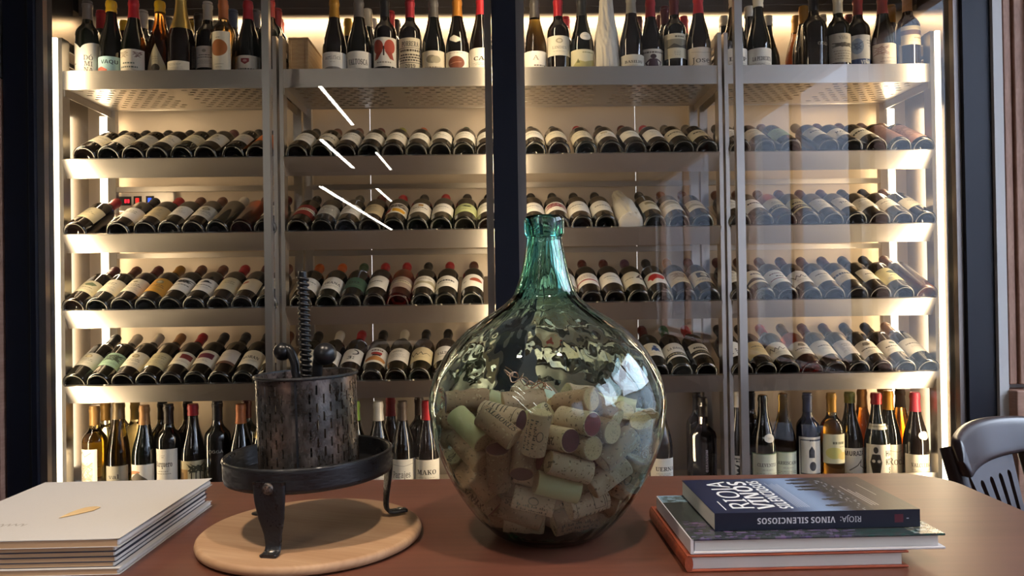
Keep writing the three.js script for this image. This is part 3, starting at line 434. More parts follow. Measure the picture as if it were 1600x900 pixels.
const LYING = [
 [
  [[-1.3224, 'c#17161a', '#e4d9bf|lines'], [-1.2468, 'c#17161a', '#e4d9bf|lines2'], [-1.1694, 'c#17161a', '#b9b4a4|lines'], [-1.0938, 'c#17161a', '#e4d9bf|lines3'], [-1.0182, 'c#17161a', '#d9cda6|lines2'], [-0.9423, 'c#5a1518', '#e4d9bf|crest'], [-0.8555, 'c#17161a', '#d8cfb8|lines'], [-0.7797, 'c#17161a', '#d9741c|plain']],
  [[-0.6550, 'c#17161a', '#efe9dc|lines'], [-0.5794, 'c#6b3d28', '#e4d9bf|word|PORRERA'], [-0.5038, 'c#6b3d28', '#efe9dc|lines2'], [-0.4282, 'c#5a1518', '#efe9dc|lines'], [-0.3526, 'c#9a9a3c', '#efe9dc|smallword'], [-0.2770, 'c#c8642a', '#efe9dc|smallword'], [-0.2014, 'c#c9c2b4', '#efe9dc|lines3'], [-0.1258, 'c#3c5a3c', '#efe9dc|lines'], [-0.0502, 'c#17161a', '#efe9dc|lines2']],
  [[0.1023, 'c#17161a', '#efe9dc|smallword'], [0.1794, 'c#17161a', '#e4d9bf|smallword'], [0.2659, 'c#b3202a', '#e4d9bf|lines2'], [0.3464, 'c#17161a', '#efe9dc|crest'], [0.4259, 'c#5a1518', '#efe9dc|smallword'], [0.5038, 'c#b3202a', '#efe9dc|lines'], [0.5794, 'c#6e6a66', '#e4d9bf|blackword'], [0.6550, 'c#6e6a66', '#e4d9bf|blackword2']],
  [[0.7628, 'c#6e6a66', '#efe9dc|smallword'], [0.8431, 'c#6e6a66', '#e4d9bf|lines'], [0.9273, 'c#6b3d28', '#9fb08a|lines2'], [1.0499, 'c#c9c2b4', '#efe9dc|blackword'], [1.1255, 'c#5a1518', '#efe9dc|word|PARA'], [1.2054, 'c#5a1518', '#efe9dc|blackword2'], [1.2845, 'c#6b3d28', '#7a5340|sleeve'], [1.3601, 'c#a77a4c', '#a37f6e|sleeve']],
 ],
 [
  [[-1.3540, 'c#b3202a', '#d2c49d|lines3'], [-1.2198, 'c#17161a', '#efe9dc|square'], [-1.1360, 'c#b3202a', '#cdb98f|lines'], [-1.0604, 'c#6b3d28', '#efe9dc|lines2'], [-0.9848, 'c#6b3d28', '#e4d9bf|crest'], [-0.9092, 'c#c9c2b4', ''], [-0.8336, 'c#6b3d28', '', 'amber'], [-0.7580, 'c#5a1518', '#e4d9bf|lines']],
  [[-0.6550, 'c#17161a', '#8c2a22|band'], [-0.5794, 'c#17161a', '#b9b4a4|lines'], [-0.5038, 'c#4a4632', '#efe9dc|lines3'], [-0.4282, 'c#5a1518', '#cdb98f|lines2'], [-0.3526, 'c#b3202a', '#efe9dc|collage'], [-0.2770, 'c#17161a', '#efe9dc|tower'], [-0.2014, 'c#b3202a', '#efe9dc|smallword'], [-0.1258, 'c#17161a', '#b8bf86|bug'], [-0.0502, 'c#17161a', '#efe9dc|lines']],
  [[0.0988, 'c#17161a', '#efe9dc|smallword'], [0.1744, 'c#17161a', '#efe9dc|redscribble'], [0.2500, 'c#17161a', '#efe9dc|smallword'], [0.3256, 'c#17161a', '#efe9dc|smallword2'], [0.4064, 't', ''], [0.4839, 'c#17161a', '#e4d9bf|house'], [0.5615, 'c#6b3d28', '#e4d9bf|house2'], [0.6382, 'c#6b3d28', '#e4d9bf|hills']],
  [[0.7580, 'c#6b3d28', '#efe9dc|lines'], [0.8334, 'c#6b3d28', '#efe9dc|blackword'], [0.9089, 'c#6b3d28', '#cfc09a|blackband', 'amber'], [0.9844, 'c#5a1518', '#c9c08e|blackband2'], [1.0600, 'c#5b3a5e', '#efe9dc|lines'], [1.1355, 'c#5b3a5e', '#efe9dc|word|TONDO'], [1.2110, 'c#17161a', '#e6e2da|lines2'], [1.2865, 'c#17161a', '#efe9dc|smallword'], [1.3620, 'c#6b3d28', '#e4d9bf|lines']],
 ],
 [
  [[-1.3620, 'c#5a1518', '#cfc8a8|leaf'], [-1.2866, 'c#6b3d28', '#e4d9bf|lines'], [-1.2111, 'c#5a1518', '#e4d9bf|lines3'], [-1.1356, 'c#b8862b', '#cf9a3a|crest'], [-1.0600, 'c#6b3d28', '#efe9dc|birds'], [-0.9845, 'c#6b3d28', '#efe9dc|hat'], [-0.9090, 'c#b3202a', '#ddcfa8|square'], [-0.8335, 'c#5a1518', '#e2d3b4|reddot'], [-0.7580, 'c#6b3d28', '#efe9dc|lines']],
  [[-0.6482, 'c#c8642a', '#efe9dc|smallword'], [-0.5683, 'c#c8642a', '#efe9dc|word|CIRANA'], [-0.4927, 'c#3c5a3c', '#41604a|word|DO'], [-0.4171, 'c#b3202a', '#efe9dc|smallword2'], [-0.3415, 'c#b3202a', '#a89488|band', 'rose'], [-0.2659, 'c#17161a', '#efe9dc|hills'], [-0.1903, 'c#b3202a', '#efe9dc|blackword'], [-0.1059, 'c#6b3d28', '#efe9dc|spot']],
  [[0.1258, 'c#5a1518', '#efe9dc|lines2'], [0.2014, 'c#5a1518', '#efe9dc|lines'], [0.2770, 'c#5a1518', '#ece2d2|redband'], [0.3526, 'c#5a1518', '#efe9dc|smallword'], [0.4282, 'c#5b3a5e', '#e4d9bf|bird'], [0.5038, 'c#17161a', '#efe9dc|splash'], [0.5794, 'c#a77a4c', '#cdb98f|sketch'], [0.6550, 'c#5a1518', '#e4d9bf|portrait']],
  [[0.7580, 'c#5a1518', '#e4d9bf|lines3'], [0.8334, 'c#6b3d28', '#e4d9bf|blackhill'], [0.9089, 'c#5a1518', '#efe9dc|redline'], [0.9844, 'c#5a1518', '#efe9dc|script'], [1.0600, 'c#5b3a5e', '#efe9dc|smallword'], [1.1355, 'c#5a1518', '#e4d9bf|blackword2'], [1.2110, 'c#17161a', '#efe9dc|smallword2'], [1.2865, 'c#17161a', '#ddd49c|leaf'], [1.3620, 'c#6b3d28', '', 'brown']],
 ],
 [
  [[-1.3620, 'c#17161a', '#b9b4a4|crest'], [-1.2866, 'c#c9c2b4', '#8fae94|stamp'], [-1.2111, 'c#c9c2b4', '#e4d9bf|crest'], [-1.1356, 'c#a77a4c', '#cbbf94|lines'], [-1.0600, 'c#b3202a', '#e4d9bf|redsquare'], [-0.9845, 'c#17161a', '#e4d9bf|redsquare2'], [-0.9090, 'c#17161a', '#d9cdbb|brownstrip'], [-0.8335, 'c#17161a', '#e4d9bf|word|MORAN'], [-0.7580, 'c#6b3d28', '#e4d9bf|lines2']],
  [[-0.6550, 'c#17161a', '#e4d9bf|lines'], [-0.5794, 'c#e6dfcf', '#efe9dc|smallword'], [-0.5038, 'c#b3202a', '#efe9dc|bigd'], [-0.4282, 'c#17161a', '#efe9dc|donkey'], [-0.3526, 'c#e6dfcf', '#efe9dc|lines2'], [-0.2770, 'c#17161a', '#e0cfa4|script'], [-0.2003, 'c#17161a', '#efe9dc|word|VALTOSCA'], [-0.1227, 'c#5a1518', '#efe9dc|lines']],
  [[0.0963, 'c#17161a', '#efe9dc|lines'], [0.1743, 'c#b3202a', '#efe9dc|lines2'], [0.2523, 'c#17161a', '#e4d9bf|lines'], [0.3305, 'c#17161a', '#efe9dc|smallword'], [0.4088, 'c#5a1518', '#e4d9bf|lines3'], [0.4872, 'c#5a1518', '#e4d9bf|bluefigure'], [0.5628, 'c#2f6b3c', '#efe9dc|blackband|LA DANZA'], [0.6413, 'c#b3202a', '#efe9dc|blackband2']],
  [[0.7580, 'c#17161a', '#efe9dc|dots'], [0.8334, 'c#17161a', '#d8bd86|smallword'], [0.9089, 'c#b3202a', '#ebe3cc|script'], [0.9844, 'c#8a6a3c', '#e4d9bf|emblem', 'rose'], [1.0600, 'c#5b3a5e', '#efe9dc|smallword'], [1.1355, 'c#5b3a5e', '#d9d3d3|lines'], [1.2110, 'c#17161a', '#efe9dc|emblem'], [1.2865, 'c#17161a', '#d8d4cb|emblem2'], [1.3620, 'c#a77a4c', '#dcd6cc|smallword']],
 ],
];
const STANDING = [
 [
  [[-1.3475, -0.0669, 0, 'bx', '', 'c#6b625a', '#efe9dc|domina|DÓ~MI~NA', '.05,.158,150,12'],
   [-1.3475, -0.1500, 1, 'bx', '', 'c#b3202a', '', ''],
   [-1.2700, -0.0653, 0, 'bg', '', 'w#e0b21c', '#9fc4c8|vaqu|VAQU', '.05,.108,150,8'],
   [-1.3116, -0.2380, 2, 'bg', '', 'w#e0b21c', '', ''],
   [-1.1920, -0.0530, 0, 'bg', '', 'c#b3202a', '#d9cfba|floral', '.05,.127,150,0'],
   [-1.2070, -0.1500, 1, 'bx', '', 'c#c9c2b4', '#b9b4a4|lines', '.07,.155,140,0'],
   [-1.2236, -0.2413, 2, 'bx', '', 'c#2a2a30', '#e4d9bf|lines', '.1,.19,120,0'],
   [-1.1148, -0.0700, 0, 'bg', 'amber', 'w#e0b21c', '#b9ac8a|triangle', '.05,.15,120,0'],
   [-1.1516, -0.2159, 2, 'bx', '', 'c#6e6a66', '', ''],
   [-1.0364, -0.0460, 0, 'ch', '', 'f#d8b866', '#e4d9bf|lines', '.05,.085,130,-10'],
   [-1.0786, -0.2500, 2, 'ch', '', 'f#c99a2a', '', ''],
   [-1.0339, -0.1828, 2, 'bx', '', 'c#3a3026', '', ''],
   [-0.9642, -0.0817, 0, 'bx', '', 'c#c9c2b4', '#e2d5c2|lines3', '.075,.145,140,0'],
   [-0.9981, -0.2498, 2, 'bx', '', 'c#c9c2b4', '', ''],
   [-0.8998, -0.0440, 0, 'cl', 'gold', 'c#b0673a', '#e4d9bf|ovalwin', '.03,.18,120,-6'],
   [-0.9057, -0.1518, 1, 'bx', '', 'c#5a6480', '#e4d9bf|dots', '.08,.15,130,0'],
   [-0.8296, -0.0731, 0, 'bg', '', 'c#b3202a', '#e6d9c0|shield', '.05,.11,150,0'],
   [-0.8298, -0.1549, 1, 'bx', '', 'c#6e6a66', '', ''],
   [-0.7535, -0.0585, 0, 'bx', '', 'c#a82a20', '', ''],
   [-0.7547, -0.1434, 1, 'bx', '', 'c#a82a20', '', ''],
   [-0.7740, -0.2380, 2, 'bx', '', 'c#a82a20', '', '']],
  [[-0.5455, -0.0620, 0, 'bg', '', 'c#b8862b', '#efe9dc|pot|artifici', '.05,.115,160,0'],
   [-0.5348, -0.2380, 2, 'bg', '', 'c#c49a2a', '', ''],
   [-0.4651, -0.0620, 0, 'bg', '', 'c#6e6a66', '#efe9dc|bigword|VALTOSCA', '.05,.117,165,0'],
   [-0.4514, -0.1490, 1, 'bg', '', 'c#e6dfcf', '', ''],
   [-0.4467, -0.2398, 2, 'bg', '', 'c#e6dfcf', '', ''],
   [-0.3804, -0.0620, 0, 'bx', '', 'c#17161a', '#efe9dc|butterfly', '.068,.162,150,0'],
   [-0.3777, -0.1731, 2, 'bx', '', 'c#b3202a', '', ''],
   [-0.3683, -0.2500, 2, 'bg', '', 'c#30201c', '', ''],
   [-0.2991, -0.0718, 0, 'bx', '', 'c#b5303c', '#e4d9bf|poster|PORRERA~2019', '.045,.163,160,4'],
   [-0.2217, -0.0670, 0, 'bg', '', 'c#6e6a66', '#e6dbc4|plum|SABARUZ', '.05,.118,165,0'],
   [-0.1430, -0.0605, 0, 'bg', '', 'c#c27f2c', '#efe9dc|brownspot', '.05,.114,150,-6;d'],
   [-0.0649, -0.0486, 0, 'bg', '', 'c#b3202a', '#efe9dc|word|CAL', '.05,.12,160,0']],
  [[0.1127, -0.0783, 0, 'bg', 'olive', 'c#57524e', '#efe9dc|monogram', '.045,.118,160,0'],
   [0.1896, -0.0686, 0, 'bx', '', 'c#b3202a', '#ddd6c0|lindes', '.1,.165,150,0'],
   [0.2315, -0.2380, 2, 'bx', '', 'c#b3202a', '', ''],
   [0.2669, -0.0626, 0, 'bg', '', 'c#33322e', '#ded7b4|landscape', '.045,.117,150,0;o'],
   [0.3475, -0.0548, 0, 't', '', '', '', ''],
   [0.4278, -0.0440, 0, 'bg', '', 'c#8f8a7e', '#cfcabb|word|BASILIO', '.045,.093,150,0'],
   [0.4906, -0.2439, 2, 'bx', '', 'c#5a1518', '', ''],
   [0.4987, -0.0787, 0, 'bg', '', 'c#b0242c', '#e8dcc8|childfig', '.045,.122,150,0'],
   [0.5657, -0.2321, 2, 'bx', '', 'c#5a1518', '', ''],
   [0.5635, -0.1500, 1, 'bx', '', 'c#5a1518', '', ''],
   [0.5749, -0.0644, 0, 'bx', '', 'c#5a1518', '#d8cfb4|valley', '.087,.168,150,0'],
   [0.6510, -0.2380, 2, 'bg', '', 'c#b3202a', '', ''],
   [0.6510, -0.0499, 0, 'bg', '', 'c#b3202a', '#ddd3c4|script2|Jose', '.045,.117,165,0']],
  [[0.7942, -0.2380, 2, 'bg', '', 'w#e6dfcc', '', ''],
   [0.7740, -0.0620, 0, 'bg', '', 'w#e6dfcc', '#efe9dc|word|LA P', '.045,.117,165,0'],
   [0.8551, -0.1500, 1, 'bg', '', 'w#e6dfcc', '', ''],
   [0.8543, -0.0620, 0, 'bg', '', 'w#e6dfcc', '#efe9dc|word|LA PEDRERITA', '.045,.117,165,0'],
   [0.9523, -0.2380, 2, 'bg', '', 'w#e6dfcc', '', ''],
   [1.0534, -0.2380, 2, 'bg', 'amber', 'c#b8863c', '', ''],
   [1.0436, -0.1500, 1, 'bg', '', 'c#b8863c', '#b9b4a4|plain', '.05,.09,120,0'],
   [1.0398, -0.0620, 0, 'mg', '', 'c#17161a', '|ogga|OGGA', '.11,.15,110,25'],
   [1.1476, -0.2380, 2, 'bx', '', 'c#e6dfcf', '', ''],
   [1.1208, -0.0605, 0, 'bx', '', 'c#d6d0c0', '#cfcabb|chateau', '.068,.163,150,0'],
   [1.2421, -0.2380, 2, 'bx', '', 'c#7a2a20', '', ''],
   [1.1951, -0.0764, 0, 'bx', '', 'c#8a3a40', '#c4c8d0|tondo|VIÑA~TONDONIA', '.04,.163,160,0'],
   [1.2714, -0.0630, 0, 'bg', '', 'c#8c4046', '#d9cbb8|vinescript', '.045,.13,150,-8'],
   [1.3475, -0.1500, 1, 'bx', '', 'c#b8863c', '', ''],
   [1.3475, -0.0481, 0, 'bx', '', 'c#8f6a4c', '#d8c9a8|brownband', '.12,.182,140,8']],
 ],
 [
  [[-1.3475, -0.1500, 1, 'bx', 'pale', 'c#a07a3a', '#efe9dc|word|TIE', '.06,.17,130,0'],
   [-1.3368, -0.0620, 0, 'bx', 'honey', 'c#9a7540', '#efe9dc|etching', '.03,.165,110,-18'],
   [-1.3490, -0.2500, 2, 'cl', 'pale', 'c#a08a50', '', ''],
   [-1.2609, -0.0620, 0, 'fl', 'olive', 'c#6b5a3c', '#8f8a7c|word|val', '.04,.11,150,0'],
   [-1.2825, -0.2199, 2, 'cl', 'pale', 'c#a08a50', '', ''],
   [-1.1797, -0.0686, 0, 'bg', '', 'c#a77a4c', '#efe9dc|mountain', '.04,.112,150,-8'],
   [-1.1584, -0.1500, 1, 'bx', '', 'c#17161a', '', ''],
   [-1.1022, -0.0694, 0, 'bx', '', 'c#2a2422', '#efe9dc|barq', '.04,.16,140,-6'],
   [-1.0730, -0.1500, 1, 'bx', '', 'c#17161a', '', ''],
   [-1.0248, -0.0730, 0, 'bg', '', 'w#a8202a', '#cdbf98|trees', '.04,.12,150,0'],
   [-0.9439, -0.0682, 0, 'mg', '', 'c#17161a', '|ogga|OGGA', '.13,.17,110,10'],
   [-0.8638, -0.0560, 0, 'bg', '', 'c#b0683a', '#e8dfce|plain', '.02,.05,120,0'],
   [-0.8761, -0.1500, 1, 'bx', '', 'c#5a2420', '', ''],
   [-0.7827, -0.0440, 0, 'ch', '', 'f#8a7a50', '', '']],
  [[-0.4973, -0.0721, 0, 'bg', '', 'c#7aa03a', '#efe9dc|lines', '.03,.08,150,0'],
   [-0.4192, -0.0603, 0, 'bg', '', 'c#e6dfcf', '#efe9dc|lines', '.03,.085,150,0'],
   [-0.3919, -0.1500, 1, 'bg', '', 'c#8c1c26', '', ''],
   [-0.3403, -0.0577, 0, 'bg', '', 'c#5c5048', '#efe9dc|script2|Parajes', '.03,.115,165,0'],
   [-0.2955, -0.1500, 1, 'bx', '', 'c#2a1c18', '', ''],
   [-0.2613, -0.0579, 0, 'bg', '', 'c#b3202a', '#e6dfd0|word|MAKO', '.03,.112,165,0']],
  [[0.1108, -0.0620, 0, 'bx', '', 'c#17161a', '#efe9dc|lines', '.03,.1,150,0'],
   [0.2056, -0.0620, 0, 'bg', '', 'c#b3202a', '#efe9dc|lines2', '.03,.1,150,0'],
   [0.3110, -0.0620, 0, 'bx', '', 'c#17161a', '#e4d9bf|lines', '.03,.1,150,0'],
   [0.5055, -0.0620, 0, 'bg', '', 'c#17161a', '#efe9dc|word|UERNA', '.03,.1,165,12'],
   [0.6525, -0.1500, 1, 'bx', '', 'c#17161a', '', ''],
   [0.6470, -0.0620, 0, 'sq', 'purple', 'c#2a2422', '|gin|GERANIUM', '.03,.15,60,0']],
  [[0.7710, -0.0753, 0, 'fl', '', 'c#e6e0d6', '#efe9dc|code', '.03,.1,120,0'],
   [0.8371, -0.1500, 1, 'bx', '', 'c#17161a', '', ''],
   [0.8418, -0.0477, 0, 'bg', '', 'n', '#d9dcc4|greenborder|CLEVENTUS', '.03,.112,165,0;o'],
   [0.9188, -0.0730, 0, 'bg', 'olive', 'n', '#d9dcc4|greenborder2|ARRISCADO', '.03,.112,165,0'],
   [0.9955, -0.0620, 0, 'bx', 'blue', 'c#39405c', '#efe9dc|arch', '.03,.16,140,0'],
   [1.0706, -0.0506, 0, 'bx', 'honey', 'c#b8862b', '#e0dbb8|pastel', '.075,.17,150,4'],
   [1.1451, -0.0784, 0, 'bg', '', 'w#8a8a3c', '#efe9dc|wordfig|MURAZA', '.03,.118,160,0'],
   [1.2221, -0.1500, 1, 'bg', 'amber', 'c#b5803c', '', ''],
   [1.2162, -0.0440, 0, 'bg', '', 'w#a8202a', '#efe9dc|totem|HAS~KIN~S', '.03,.135,160,0;b'],
   [1.3249, -0.2103, 1, 'bg', 'amber', 'c#b5803c', '', ''],
   [1.2811, -0.0891, 0, 'bg', '', 'c#b8862b', '#efe9dc|script2|Rocl', '.03,.125,150,8'],
   [1.3460, -0.1341, 1, 'bg', 'amber', 'c#4a4038', '', ''],
   [1.3460, -0.0440, 0, 'bg', '', 'c#a83a4c', '#d6d0c4|word|VALCUERNA', '.03,.1,165,0;o']],
 ],
];
function describe(cap, spec, glass) {
  const a = glass ? { amber: 'amber', rose: 'rose', brown: 'brown', gold: 'golden', honey: 'honey coloured', pale: 'pale yellow', olive: 'olive', blue: 'dark blue', purple: 'purple square' }[glass] : 'dark';
  const l = spec && spec[0] !== '|' ? hueName(spec.split('|')[0]) + ' label' : spec ? 'white print' : '';
  return `${a} bottle, ${l ? l + ', ' : ''}` + (cap === 'n' ? 'bare neck' : hueName(cap.slice(1)) + ' cap');
}
LYING.forEach((row, r) => row.forEach((bay, b) => bay.forEach(([x, cap, spec, glass], i) => {
  const full = spec && spec.includes('|sleeve');
  const g = bottle('bx', glass ?? '', cap, spec, full ? '0.016,0.17,300,0' : `${rr(0.046, 0.058).toFixed(3)},${rr(0.128, 0.142).toFixed(3)},${Math.round(rr(132, 165))},${rr(-16, 16).toFixed(1)}`, rnd() < 0.5);
  // centre of the base: on the bed, behind the lip
  g.rotation.set(-(Math.PI / 2 - TH), 0, 0);
  if (cap !== 't') mesh('base_glint_ring', cached('ring', () => new THREE.TorusGeometry(0.0322, 0.0011, 6, 48).rotateX(Math.PI / 2).translate(0, 0.0003, 0)), glintRingGlass, g);
  const h = cap === 't' ? 0.0415 : 0.0377;
  const n = [0, CT, ST], a = [0, ST, -CT], off = 0.0005 + rr(0, 0.003);
  g.position.set(x, Y(TIPS[r]) + (h - DECK) * n[1] + off * a[1], 0.01 + (h - DECK) * n[2] + off * a[2]);
  tag(g, (cap === 't' ? 'bottle wrapped in white tissue paper' : describe(cap, spec, glass)) + `, ${ORD[i]} in ${BAY[b]}, ${SHELF[r]}`, 'bottle', `bottles on the ${SHELF[r]}`);
})));
STANDING.forEach((row, k) => row.forEach((bay, b) => {
  const count = [0, 0];
  bay.forEach(([x, z, d, shape, glass, cap, spec, geom]) => {
    const g = bottle(shape, glass, cap, spec, geom, false), back = d > 0 ? 1 : 0;
    g.position.set(x, Y(k ? LOWDECK : TOPDECK) + 0.0004, z);
    const shelf = k ? 'bottom shelf' : 'top shelf';
    tag(g, (shape === 't' ? 'bottle wrapped in crumpled white paper' : shape === 'ch' ? `sparkling wine bottle with ${hueName(cap.slice(1))} foil` : describe(cap, spec, glass)) + `, ${ORD[count[back]++]} ${back ? 'at back' : 'in front'}, ${BAY[b]}, ${shelf}`, 'bottle', `bottles standing on the ${shelf}`);
  });
}));
{ // small wooden case on the top shelf
  const c = thing('wooden_box', 'small pale wooden box standing at the end of the top shelf', 'box', [-0.662, Y(TOPDECK) + 0.0004, -0.15]);
  mesh('body', rbox(0.064, 0.165, 0.19, 0.002, 0, 0.0825, 0), M.pine, c);
  mesh('lid', rbox(0.066, 0.008, 0.192, 0.002, 0, 0.1695, 0), M.pine, c);
  for (const s of [-1, 1]) mesh('corner_batten', rbox(0.009, 0.16, 0.004, 0.001, s * 0.027, 0.0825, 0.097), M.pine, c);
}

// ---------------------------------------------------------------- table
const TT = Y(-0.265);                       // table top
{
  const t = thing('dining_table', 'reddish brown wooden table with rounded corners', 'table', [-0.06, 0, 1.77]);
  t.rotation.y = THREE.MathUtils.degToRad(-1.6);
  const w = 0.64, d = 0.46, r = 0.07, s = new THREE.Shape();
  s.moveTo(-w + r, -d); s.lineTo(w - r, -d); s.absarc(w - r, -d + r, r, -Math.PI / 2, 0); s.lineTo(w, d - r); s.absarc(w - r, d - r, r, 0, Math.PI / 2); s.lineTo(-w + r, d); s.absarc(-w + r, d - r, r, Math.PI / 2, Math.PI); s.lineTo(-w, -d + r); s.absarc(-w + r, -d + r, r, Math.PI, 1.5 * Math.PI);
  const g = new THREE.ExtrudeGeometry(s, { depth: 0.024, bevelEnabled: true, bevelThickness: 0.003, bevelSize: 0.003, bevelSegments: 2, curveSegments: 16 }).rotateX(-Math.PI / 2);
  g.computeBoundingBox(); g.translate(0, TT - g.boundingBox.max.y, 0);
  mesh('table_top', g, M.table, t);
  mesh('apron', join([bx(-0.5, 0.5, TT - 0.1, TT - 0.031, -0.36, -0.34), bx(-0.5, 0.5, TT - 0.1, TT - 0.031, 0.34, 0.36), bx(-0.52, -0.5, TT - 0.1, TT - 0.031, -0.36, 0.36), bx(0.5, 0.52, TT - 0.1, TT - 0.031, -0.36, 0.36)]), M.table, t);
  for (const a of [-1, 1]) for (const b of [-1, 1]) mesh('leg', rbox(0.05, TT - 0.031, 0.05, 0.004, a * 0.5, (TT - 0.031) / 2 + 0.0005, b * 0.34), M.table, t);
}
const T0 = TT + 0.0003;

// ---------------------------------------------------------------- left stack of booklets
const paper = std({ color: '#d9d3cc', roughness: 0.8 }), coverGrey = std({ color: '#cfcbc8', roughness: 0.7 }), pageEdge = dataTexture(64, 256, (u, v) => { const k = 0.86 + 0.05 * tileNoise(u, v, 2, 120, 71); return [k, k * 0.975, k * 0.94]; }, true);
pageEdge.repeat.set(1, 120);
const tanSpine = std({ color: '#c2a07c', roughness: 0.75 });
const edgeDark = std({ color: '#4c4c58', roughness: 0.7 });
const pages = std({ map: pageEdge, roughness: 0.85 });
{
  const x0 = -0.604, x1 = -0.394, z0 = 1.421, z1 = 1.653, hs = [0.0062, 0.0046, 0.0046, 0.0046, 0.0046, 0.0075];
  const names = ['bottom booklet of the pale stack, with a wide folded cover', 'second booklet from the bottom of the pale stack', 'third booklet from the bottom of the pale stack', 'fourth booklet from the bottom of the pale stack', 'fifth booklet from the bottom of the pale stack', 'top booklet of the pale stack, with a small gold emblem'];
  const [cv, cx] = canvas(512, 512); cx.fillStyle = '#cfcbc8'; cx.fillRect(0, 0, 512, 512);
  for (let i = 0; i < 5000; i++) { cx.fillStyle = `rgba(${rnd() < 0.5 ? '255,255,255' : '120,110,104'},0.05)`; cx.fillRect(rnd() * 512, rnd() * 512, 2, 2); }
  cx.strokeStyle = 'rgba(150,142,134,0.8)'; cx.lineWidth = 3; // faint blind-stamped script
  cx.beginPath(); for (let i = 0; i < 26; i++) cx.lineTo(92 + i * 5, 396 + 12 * Math.sin(i * 1.9) * (0.4 + 0.6 * Math.abs(Math.sin(i)))); cx.stroke();
  const topCover = std({ map: canvasTexture(cv), roughness: 0.7 });
  let y = T0;
  hs.forEach((h, i) => {
    const b = thing('booklet', names[i], 'booklet', [(x0 + x1) / 2 + rr(-0.001, 0.001), y, (z0 + z1) / 2 + rr(-0.001, 0.001)], 'pale booklets stacked on the table');
    const wide = i === 0 || i === 5, w = x1 - x0 - (wide ? 0 : 0.010), d = z1 - z0 - (wide ? 0 : 0.006), c = wide ? 0.0006 : 0.00035;
    mesh('page_block', bx(-w / 2 + 0.001, w / 2 - (wide ? 0.008 : 0.0015), c, h - c, -d / 2 + 0.002, d / 2 - 0.0015), pages, b);
    const sheet = (yy, m, curl) => { // cover sheet, folded over softly at its right edge
      const g = new THREE.BoxGeometry(w, c, d, 40, 1, 12), p = g.attributes.position;
      for (let k = 0; k < p.count; k++) { const u = p.getX(k) / w + 0.5, q = p.getZ(k) / d; p.setY(k, p.getY(k) + yy + curl * (Math.pow(u, 12) * 0.0010 + 0.0006 * Math.sin(u * 3.1) * (0.5 + q))); }
      g.computeVertexNormals();
      const uv = g.attributes.uv, n = g.attributes.normal; for (let k = 0; k < uv.count; k++) uv.setXY(k, p.getX(k) / w + 0.5, 0.5 - p.getZ(k) / d);
      return mesh('cover', g, m, b);
    };
    sheet(c / 2, wide ? coverGrey : edgeDark, 0); sheet(h - c / 2, i === 5 ? topCover : i ? edgeDark : coverGrey, i === 5 ? 1 : 0);
    mesh('spine', bx(-w / 2 + 0.0005, w / 2 - 0.003, 0.0004, h - 0.0006, d / 2 - 0.0016, d / 2 - 0.0006), tanSpine, b);
    if (wide) mesh('folded_edge', new THREE.CapsuleGeometry(h * 0.36, d - h, 4, 10).rotateX(Math.PI / 2).translate(w / 2 - h * 0.42, h / 2 - (i === 5 ? 0.0005 : 0), 0), coverGrey, b);
    if (i === 5) {
      const s = new THREE.Shape(); s.moveTo(-0.026, 0.004); s.quadraticCurveTo(-0.012, -0.003, 0.006, -0.009); s.lineTo(0.018, -0.006); s.quadraticCurveTo(0.022, 0.004, 0.012, 0.010); s.quadraticCurveTo(-0.004, 0.013, -0.026, 0.004);
      mesh('emblem', new THREE.ExtrudeGeometry(s, { depth: 0.0003, bevelEnabled: false }).rotateX(-Math.PI / 2).rotateY(1.25).translate(0.018, h + 0.0008, 0.022), std({ color: '#b08d52', metalness: 0.5, roughness: 0.4 }), b);
    }
    y += h + 0.0003;
  });
}

// ---------------------------------------------------------------- right stack of books
function hardback(name, label, [x0, x1, z0, z1], y, h, cover, spineMat, board, spineSide, topMat) {
  const b = thing(name, label, 'book', [(x0 + x1) / 2, y, (z0 + z1) / 2]), w = x1 - x0, d = z1 - z0;
  mesh('page_block', bx(-w / 2 + 0.004, w / 2 - 0.005, board, h - board, -d / 2 + 0.004, d / 2 - 0.004), pages, b);
  mesh('board', rbox(w, board, d, 0.0007, 0, board / 2, 0), cover, b);
  const tb = rbox(w, board, d, 0.0007, 0, h - board / 2, 0), p = tb.attributes.position, uv = tb.attributes.uv;
  for (let k = 0; k < p.count; k++) uv.setXY(k, p.getX(k) / w + 0.5, 0.5 - p.getZ(k) / d);
  mesh('board', tb, topMat ?? cover, b);
  mesh('spine', spineSide === 'round' ? new THREE.CylinderGeometry(h / 2, h / 2, d, 20, 1, false).rotateX(Math.PI / 2).scale(0.5, 1, 1).translate(-w / 2 + 0.002, h / 2, 0) : bx(-w / 2 - 0.001, -w / 2 + 0.002, 0.0004, h - 0.0004, -d / 2, d / 2), spineMat, b);
  return b;
}
